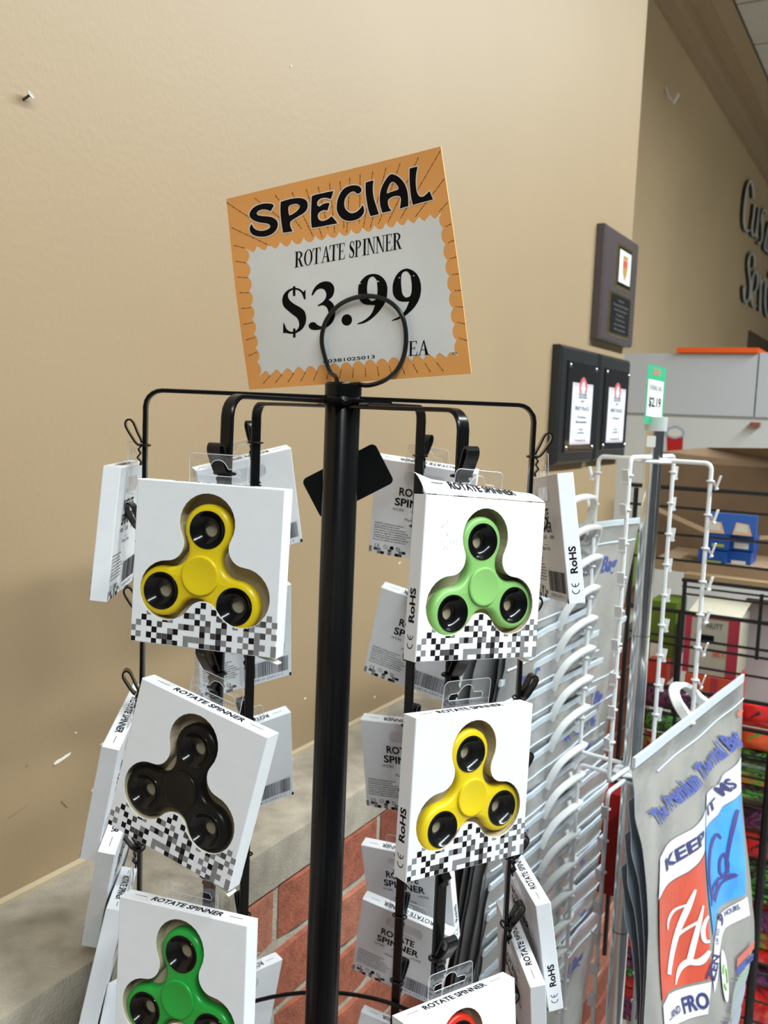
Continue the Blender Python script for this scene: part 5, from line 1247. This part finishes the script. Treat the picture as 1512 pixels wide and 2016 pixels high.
# the black wire rack
M_wire = mat('black_wire', (0.010, 0.010, 0.011), 0.3)
PW = at(1400, 1200, 1.75)
gon = empty('wire_shelf_rack', (PW.x, PW.y, 0)); tag(gon, 'black wire shelf rack filled with cartons and snack bags', 'rack'); OG = gon.location.copy()
def hwire(px, py, r_, x_end=1600, off=0.0, name='wire'):
    P0 = PW + WD * off; a = onplane(px, py, P0, WD); zz = a.z; L = (onplane(x_end, py, P0, WD) - a).dot(NW)
    g = G(); g.tube([a - OG, a + NW * L - OG], r_, 6); return g.build(name, M_wire, gon)
def vpost(px, y0, y1, r_, off=0.0):
    P0 = PW + WD * off; a = onplane(px, y0, P0, WD); z1 = (onplane(px, y1, P0, WD)).z
    g = G(); g.tube([a - OG, Vector((a.x, a.y, z1)) - OG], r_, 8); return g.build('post', M_wire, gon)
for px, py, r_ in ((1240, 954, .0042), (1240, 991, .0026), (1240, 1043, .0026), (1240, 1092, .0026), (1343, 1141, .0036), (1343, 1154, .002), (1343, 1168, .002), (1240, 1191, .004), (1240, 1241, .0026),
                   (1240, 1256, .0026), (1240, 1292, .0024), (1240, 1340, .004), (1240, 1392, .0026), (1240, 1440, .0024), (1240, 1480, .0024), (1440, 1432, .0026), (1440, 1488, .0036), (1440, 1575, .0036), (1440, 1640, .0030), (1440, 1692, .0030), (1440, 1752, .0026), (1440, 1880, .003), (1240, 1930, .003), (1440, 1955, .0024)):
    hwire(px, py, r_)
vpost(1349, 1142, 1480, .0042); vpost(1338, 1200, 1480, .0026, .1); vpost(1253, 960, 1900, .0048); vpost(1500, 1170, 1300, .0036); vpost(1519, 1480, 2250, .0085)
g = G(); slabpx(g, 1205, 1480, 1620, 2350, 2.35, 0.03); g.v = [p - OG for p in g.v]; g.build('gap_shade_panel', mat('rack_shadow_black', (0.010, 0.009, 0.009), 0.8), gon)  # added sheet, painted black to stand for the dark gaps behind the goods
# cardboard things on top of the rack
M_kraft = mat('kraft_cardboard', (0.165, 0.098, 0.052), 0.8, noise_amt=0.06, noise_scale=20); M_kraft2 = mat('kraft_light', (0.27, 0.175, 0.10), 0.8, noise_amt=0.08, noise_scale=20)
r, f, _ = thing_slab('cardboard_box', 'large open brown cardboard box on top of the wire rack', 'box', (1288, 918, 1640, 1120), 2.15, 0.35, M_kraft, part='side')
g = G(); g.add([f(0, 1), f(1, 1), f(1, 1.22, .10), f(0.27, 1.16, -.02), f(0.02, 1.10, 0)], [(0, 1, 2, 3, 4)]); g.add([f(0, 1) + WD * .004, f(1, 1) + WD * .004, f(1, 1.22, .10) + WD * .004, f(0.27, 1.16, -.02) + WD * .004, f(0.02, 1.10, 0) + WD * .004], [(4, 3, 2, 1, 0)]); g.build('flap', M_kraft2, r)
g = G(); g.add([f(0, .52, .03), f(.45, .30, .09), f(1, .40, .05), f(1, .43, .04), f(.45, .34, .08), f(0, .56, .02)], [(0, 1, 2, 3, 4, 5)]); g.build('loose_flap', M_kraft2, r)
M_bbox = mat('carton_blue', (0.005, 0.06, 0.27), 0.4)
def label_part(r, f, u0, z0, u1, z1, m, nm='label', h=0.0008):
    g = G(); g.add([f(u0, z0, h), f(u1, z0, h), f(u1, z1, h), f(u0, z1, h)], [(0, 1, 2, 3)]); return g.build(nm, m, r)
M_cream = mat('label_cream', (0.62, 0.58, 0.50), 0.5); M_yel = mat('label_olive', (0.30, 0.33, 0.05), 0.5)
for nm, lb, q4, yl in (('l1', 'blue carton, lower left of four stacked under a colourful lid', (1374, 1084, 1428, 1116), 0), ('l2', 'blue carton, lower right of four stacked under a colourful lid', (1430, 1086, 1478, 1122), 1), ('l3', 'blue carton, upper left of four stacked under a colourful lid', (1384, 1052, 1434, 1082), 0), ('l4', 'blue carton, upper right of four stacked under a colourful lid', (1436, 1054, 1484, 1084), 1)):
    r, f, _ = thing_slab('carton', lb, 'carton', q4, 1.98, 0.08, M_bbox, 'blue cartons on the cardboard tray')
    if yl: label_part(r, f, .2, .12, .8, .5, M_cream)
    else: label_part(r, f, .35, .2, .85, .4, M_yel)
r, f, _ = thing_slab('printed_card', 'tilted colourful printed card on top of the blue cartons', 'card', (1388, 1012, 1490, 1052), 1.97, 0.012, mat('lid_blue', (0.03, 0.11, 0.42), 0.4), part='card')
for k, u in enumerate((.02, .55)):
    g = G(); g.add([f(u, .0, .001), f(u + .38, .0, .001), f(u + .30, .55, .001), f(u + .06, .62, .001)], [(0, 1, 2, 3)]); g.build('printed_panel', mat('panel_peach', (0.66, 0.42, 0.25), 0.5), r)
    g = G(); g.add([f(u + .05, .15, .0015), f(u + .30, .12, .0015), f(u + .26, .50, .0015), f(u + .08, .56, .0015)], [(0, 1, 2, 3)]); g.build('printed_panel', M_cream, r)
r, f, _ = thing_slab('cardboard_tray', 'shallow torn cardboard tray edge below the blue cartons', 'tray', (1286, 1118, 1640, 1140), 1.93, 0.4, M_kraft2, part='tray_wall')
r, f, _ = thing_slab('wooden_shelf', 'thin tan shelf board above the white nut carton', 'shelf', (1345, 1146, 1640, 1158), 1.88, 0.4, mat('board_tan', (0.28, 0.19, 0.10), 0.7), part='board')
# cartons inside the rack
M_nut = mat('carton_cream', (0.42, 0.39, 0.31), 0.5); M_nr = mat('carton_crimson', (0.40, 0.03, 0.055), 0.5)
r, f, _ = thing_slab('carton', 'cream and crimson NUTT carton behind the black wires', 'carton', (1346, 1214, 1454, 1330), 1.84, 0.12, M_nut)
label_part(r, f, 0, 0, .12, 1, M_nr, 'red_band'); label_part(r, f, .80, 0, 1, 1, M_nr, 'red_band'); label_part(r, f, .12, .96, .8, 1.0, M_nr, 'red_band'); label_part(r, f, .22, .55, .55, .68, M_sk, 'black_label', .0012)
g = G(); 
for txt, u, z, ww, hh, mi in (('NUTT', .40, .80, .30, .09, 0), ('MIX', .55, .33, .24, .10, 1)):
    vs, fs, tw = text2d(txt, .02); g.add([f(u + a / tw * ww, z + b * hh, .0014) for a, b in vs], fs, mi)
g.build('carton_lettering', [M_tx, mat('print_light_red', (0.62, 0.15, 0.10), 0.5)], r)
g = G(); g.add([f(.02, 1), f(1, 1), f(1.04, 1.18, -.10), f(.10, 1.22, -.10)], [(0, 1, 2, 3)]); g.add([f(.02, 1.01), f(1, 1.01), f(1.04, 1.19, -.10), f(.10, 1.23, -.10)], [(3, 2, 1, 0)]); g.build('top_flap', mat('flap_cream', (0.55, 0.51, 0.40), 0.5), r)
r, f, _ = thing_slab('carton', 'olive green carton seen behind the chrome pole at right', 'carton', (1276, 1184, 1328, 1300), 1.90, 0.1, mat('carton_olive', (0.085, 0.14, 0.008), 0.5)); label_part(r, f, .12, 0, .45, .32, M_cream)
r, f, _ = thing_slab('carton', 'green carton with a leaf left of the chrome pole', 'carton', (1196, 1042, 1250, 1150), 2.02, 0.1, mat('carton_green', (0.10, 0.16, 0.012), 0.5)); g = G(); g.poly([[(.45, .95), (.55, 1.08), (.75, 1.10), (.98, .99)]], lambda a, b, h: f(a, b, .002), 0); g.build('leaf_print', mat('leaf_green', (0.20, 0.42, 0.05), 0.5), r)
r, f, _ = thing_slab('carton', 'red carton low beside the olive green one', 'carton', (1272, 1302, 1312, 1345), 1.86, 0.1, mat('carton_red', (0.45, 0.035, 0.02), 0.5))
r, f, _ = thing_slab('carton', 'orange-red carton under the nut carton', 'carton', (1346, 1334, 1452, 1392), 1.83, 0.1, mat('carton_orange_red', (0.55, 0.07, 0.03), 0.5)); label_part(r, f, .10, .05, .45, .5, M_nut); label_part(r, f, .5, 0, .62, 1, M_nr, 'red_band')
r, f, _ = thing_slab('plastic_tray', 'pale pinkish plastic tray standing right of the nut carton', 'tray', (1458, 1186, 1560, 1400), 1.95, 0.03, mat('pale_pink_plastic', (0.46, 0.42, 0.42), 0.4), part='panel')
r, f, _ = thing_slab('carton', 'brown carton hidden behind the left thermal bags', 'carton', (1140, 1160, 1250, 1440), 2.12, 0.1, mat('carton_brown', (0.24, 0.14, 0.09), 0.7))
r, f, _ = thing_slab('carton', 'dark red box low behind the white rack hooks', 'carton', (1150, 1560, 1232, 1760), 1.72, 0.05, mat('carton_blood_red', (0.26, 0.005, 0.006), 0.5))
# produce-print snack bags
def produce(name, cols, scale):
    m = bpy.data.materials.new(name); m.use_nodes = True; nt = m.node_tree; b = nt.nodes['Principled BSDF']; b.inputs['Roughness'].default_value = 0.22; b.inputs['Coat Weight'].default_value = 0.5
    tc = nt.nodes.new('ShaderNodeTexCoord'); mp = nt.nodes.new('ShaderNodeMapping'); mp.inputs['Scale'].default_value = (1, 1, 1.8); v = nt.nodes.new('ShaderNodeTexNoise'); v.inputs['Scale'].default_value = scale; v.inputs['Detail'].default_value = 1.5; v.inputs['Distortion'].default_value = 1.2
    rp_ = nt.nodes.new('ShaderNodeValToRGB'); cr = rp_.color_ramp; cr.interpolation = 'EASE'
    cr.elements[0].position = 0.25; cr.elements[0].color = (*cols[0], 1); cr.elements[1].position = 0.8; cr.elements[1].color = (*cols[-1], 1)
    for i, c in enumerate(cols[1:-1]): e = cr.elements.new(0.25 + 0.55 * (i + 1) / (len(cols) - 1)); e.color = (*c, 1)
    nt.links.new(tc.outputs['Object'], mp.inputs[0]); nt.links.new(mp.outputs[0], v.inputs['Vector']); nt.links.new(v.outputs['Fac'], rp_.inputs[0]); nt.links.new(rp_.outputs[0], b.inputs['Base Color'])
    return m
RDc, ORc, GRc, PUc, DKc, WHc = (0.62, 0.02, 0.02), (0.75, 0.10, 0.03), (0.07, 0.30, 0.03), (0.17, 0.04, 0.12), (0.02, 0.02, 0.025), (0.75, 0.6, 0.55)
PM = {'tomato': produce('print_tomato', [DKc, RDc, RDc, ORc, GRc], 22), 'carrot': produce('print_carrot', [GRc, ORc, ORc, RDc, WHc], 20), 'greens': produce('print_greens', [DKc, GRc, DKc, (0.2, .5, .1), GRc], 26), 'beet': produce('print_beet', [DKc, PUc, DKc, (0.4, .08, .2), PUc], 20), 'mixed': produce('print_mixed', [DKc, RDc, GRc, ORc, PUc], 24)}
def pillow(label, quad, Y, m, group, depth=0.035, lean=0.0):
    x0, y0, x1, y1 = quad; g = G(); P, a, b, c, d, f = slabpx(g, x0, y0, x1, y1, Y, depth); g = G(); base = Vector((P.x, P.y, c))
    def S_(u, v, sd): e = (max(0, 1 - abs(2 * u - 1) ** 4) * max(0, 1 - abs(2 * v - 1) ** 3)) ** .6; return f(a + (b - a) * u, depth / 2 - sd * depth / 2 * e + 0.003 * n3((u * 5, v * 4, Y * 9)) + lean * v, c + (d - c) * v) - base
    grid_quad(g, lambda u, v: S_(u, v, 1), 0, 1, 0, 1, 12, 8); grid_quad(g, lambda u, v: S_(u, v, -1), 0, 1, 0, 1, 12, 8)
    o = g.build('snack_bag', m, None, smooth=True); o.location = base; return tag(o, label, 'snack bag', group)
SG = 'snack bags in the wire rack'
pillow('glossy tomato-print snack bag just right of the large thermal bag', (1452, 1392, 1600, 1444), 1.80, PM['tomato'], SG)
pillow('orange carrot-print snack bag under the tomato one at right', (1452, 1446, 1600, 1490), 1.80, PM['carrot'], SG)
pillow('green leaf-print snack bag third down at the right edge', (1452, 1488, 1600, 1520), 1.80, PM['greens'], SG)
pillow('purple beet-print snack bag above the middle wires at right', (1450, 1606, 1600, 1652), 1.80, PM['beet'], SG)
pillow('red tomato-print snack bag in the middle tier at right', (1450, 1655, 1600, 1706), 1.80, PM['tomato'], SG)
pillow('dark green cucumber-print snack bag in the middle tier at right', (1450, 1708, 1600, 1765), 1.80, PM['greens'], SG)
pillow('purple snack bag low at right beside the black post', (1430, 1915, 1600, 1955), 1.80, PM['beet'], SG)
pillow('large red tomato-print snack bag in the bottom right corner', (1420, 1950, 1600, 2080), 1.80, PM['tomato'], SG)
r_ = pillow('dark snack bag with red script right of the chrome pole', (1262, 1352, 1366, 1402), 1.84, PM['beet'], SG)
pillow('yellow-green produce snack bag right of the chrome pole', (1262, 1404, 1340, 1446), 1.84, PM['greens'], SG)
pillow('mixed produce snack bag dark between the poles', (1262, 1448, 1340, 1500), 1.84, PM['mixed'], SG)
k = 0
for y0, y1, xa, xb, YY, wh in ((1522, 1580, 1450, 1600, 1.80, 'under the green leaf-print bag'), (1770, 1905, 1450, 1600, 1.80, 'under the cucumber-print bag'), (1502, 1560, 1240, 1300, 1.84, 'behind the chrome pole'), (1600, 2010, 1225, 1300, 1.60, 'low between chrome pole and large thermal bag')):
    y = y0
    while y < y1:
        hgt = random.choice((15, 19, 23)); k += 1
        g = G(); P, a, b, c, d, f = slabpx(g, xa + random.uniform(-4, 4), y, xb, y + hgt - 1.5, YY + random.uniform(-.01, .02), 0.10); base = Vector((P.x, P.y, c)); g.v = [p - base + Vector((0, 0, 0.006 * n3((p.x * 20, k, 0)))) for p in g.v]
        o = g.build('snack_bag', PM[random.choice(('mixed', 'tomato', 'beet', 'greens'))], None); o.location = base
        tag(o, 'thin edge of a flat-stacked snack bag ' + wh, 'snack bag', 'flat snack bags stacked ' + wh)
        y += hgt
# tan board between snack tiers
thing_slab('shelf_board', 'tan shelf board between the snack bag tiers at right', 'shelf', (1450, 1582, 1600, 1600), 1.82, 0.2, mat('board_ochre', (0.36, 0.26, 0.13), 0.7), part='board')
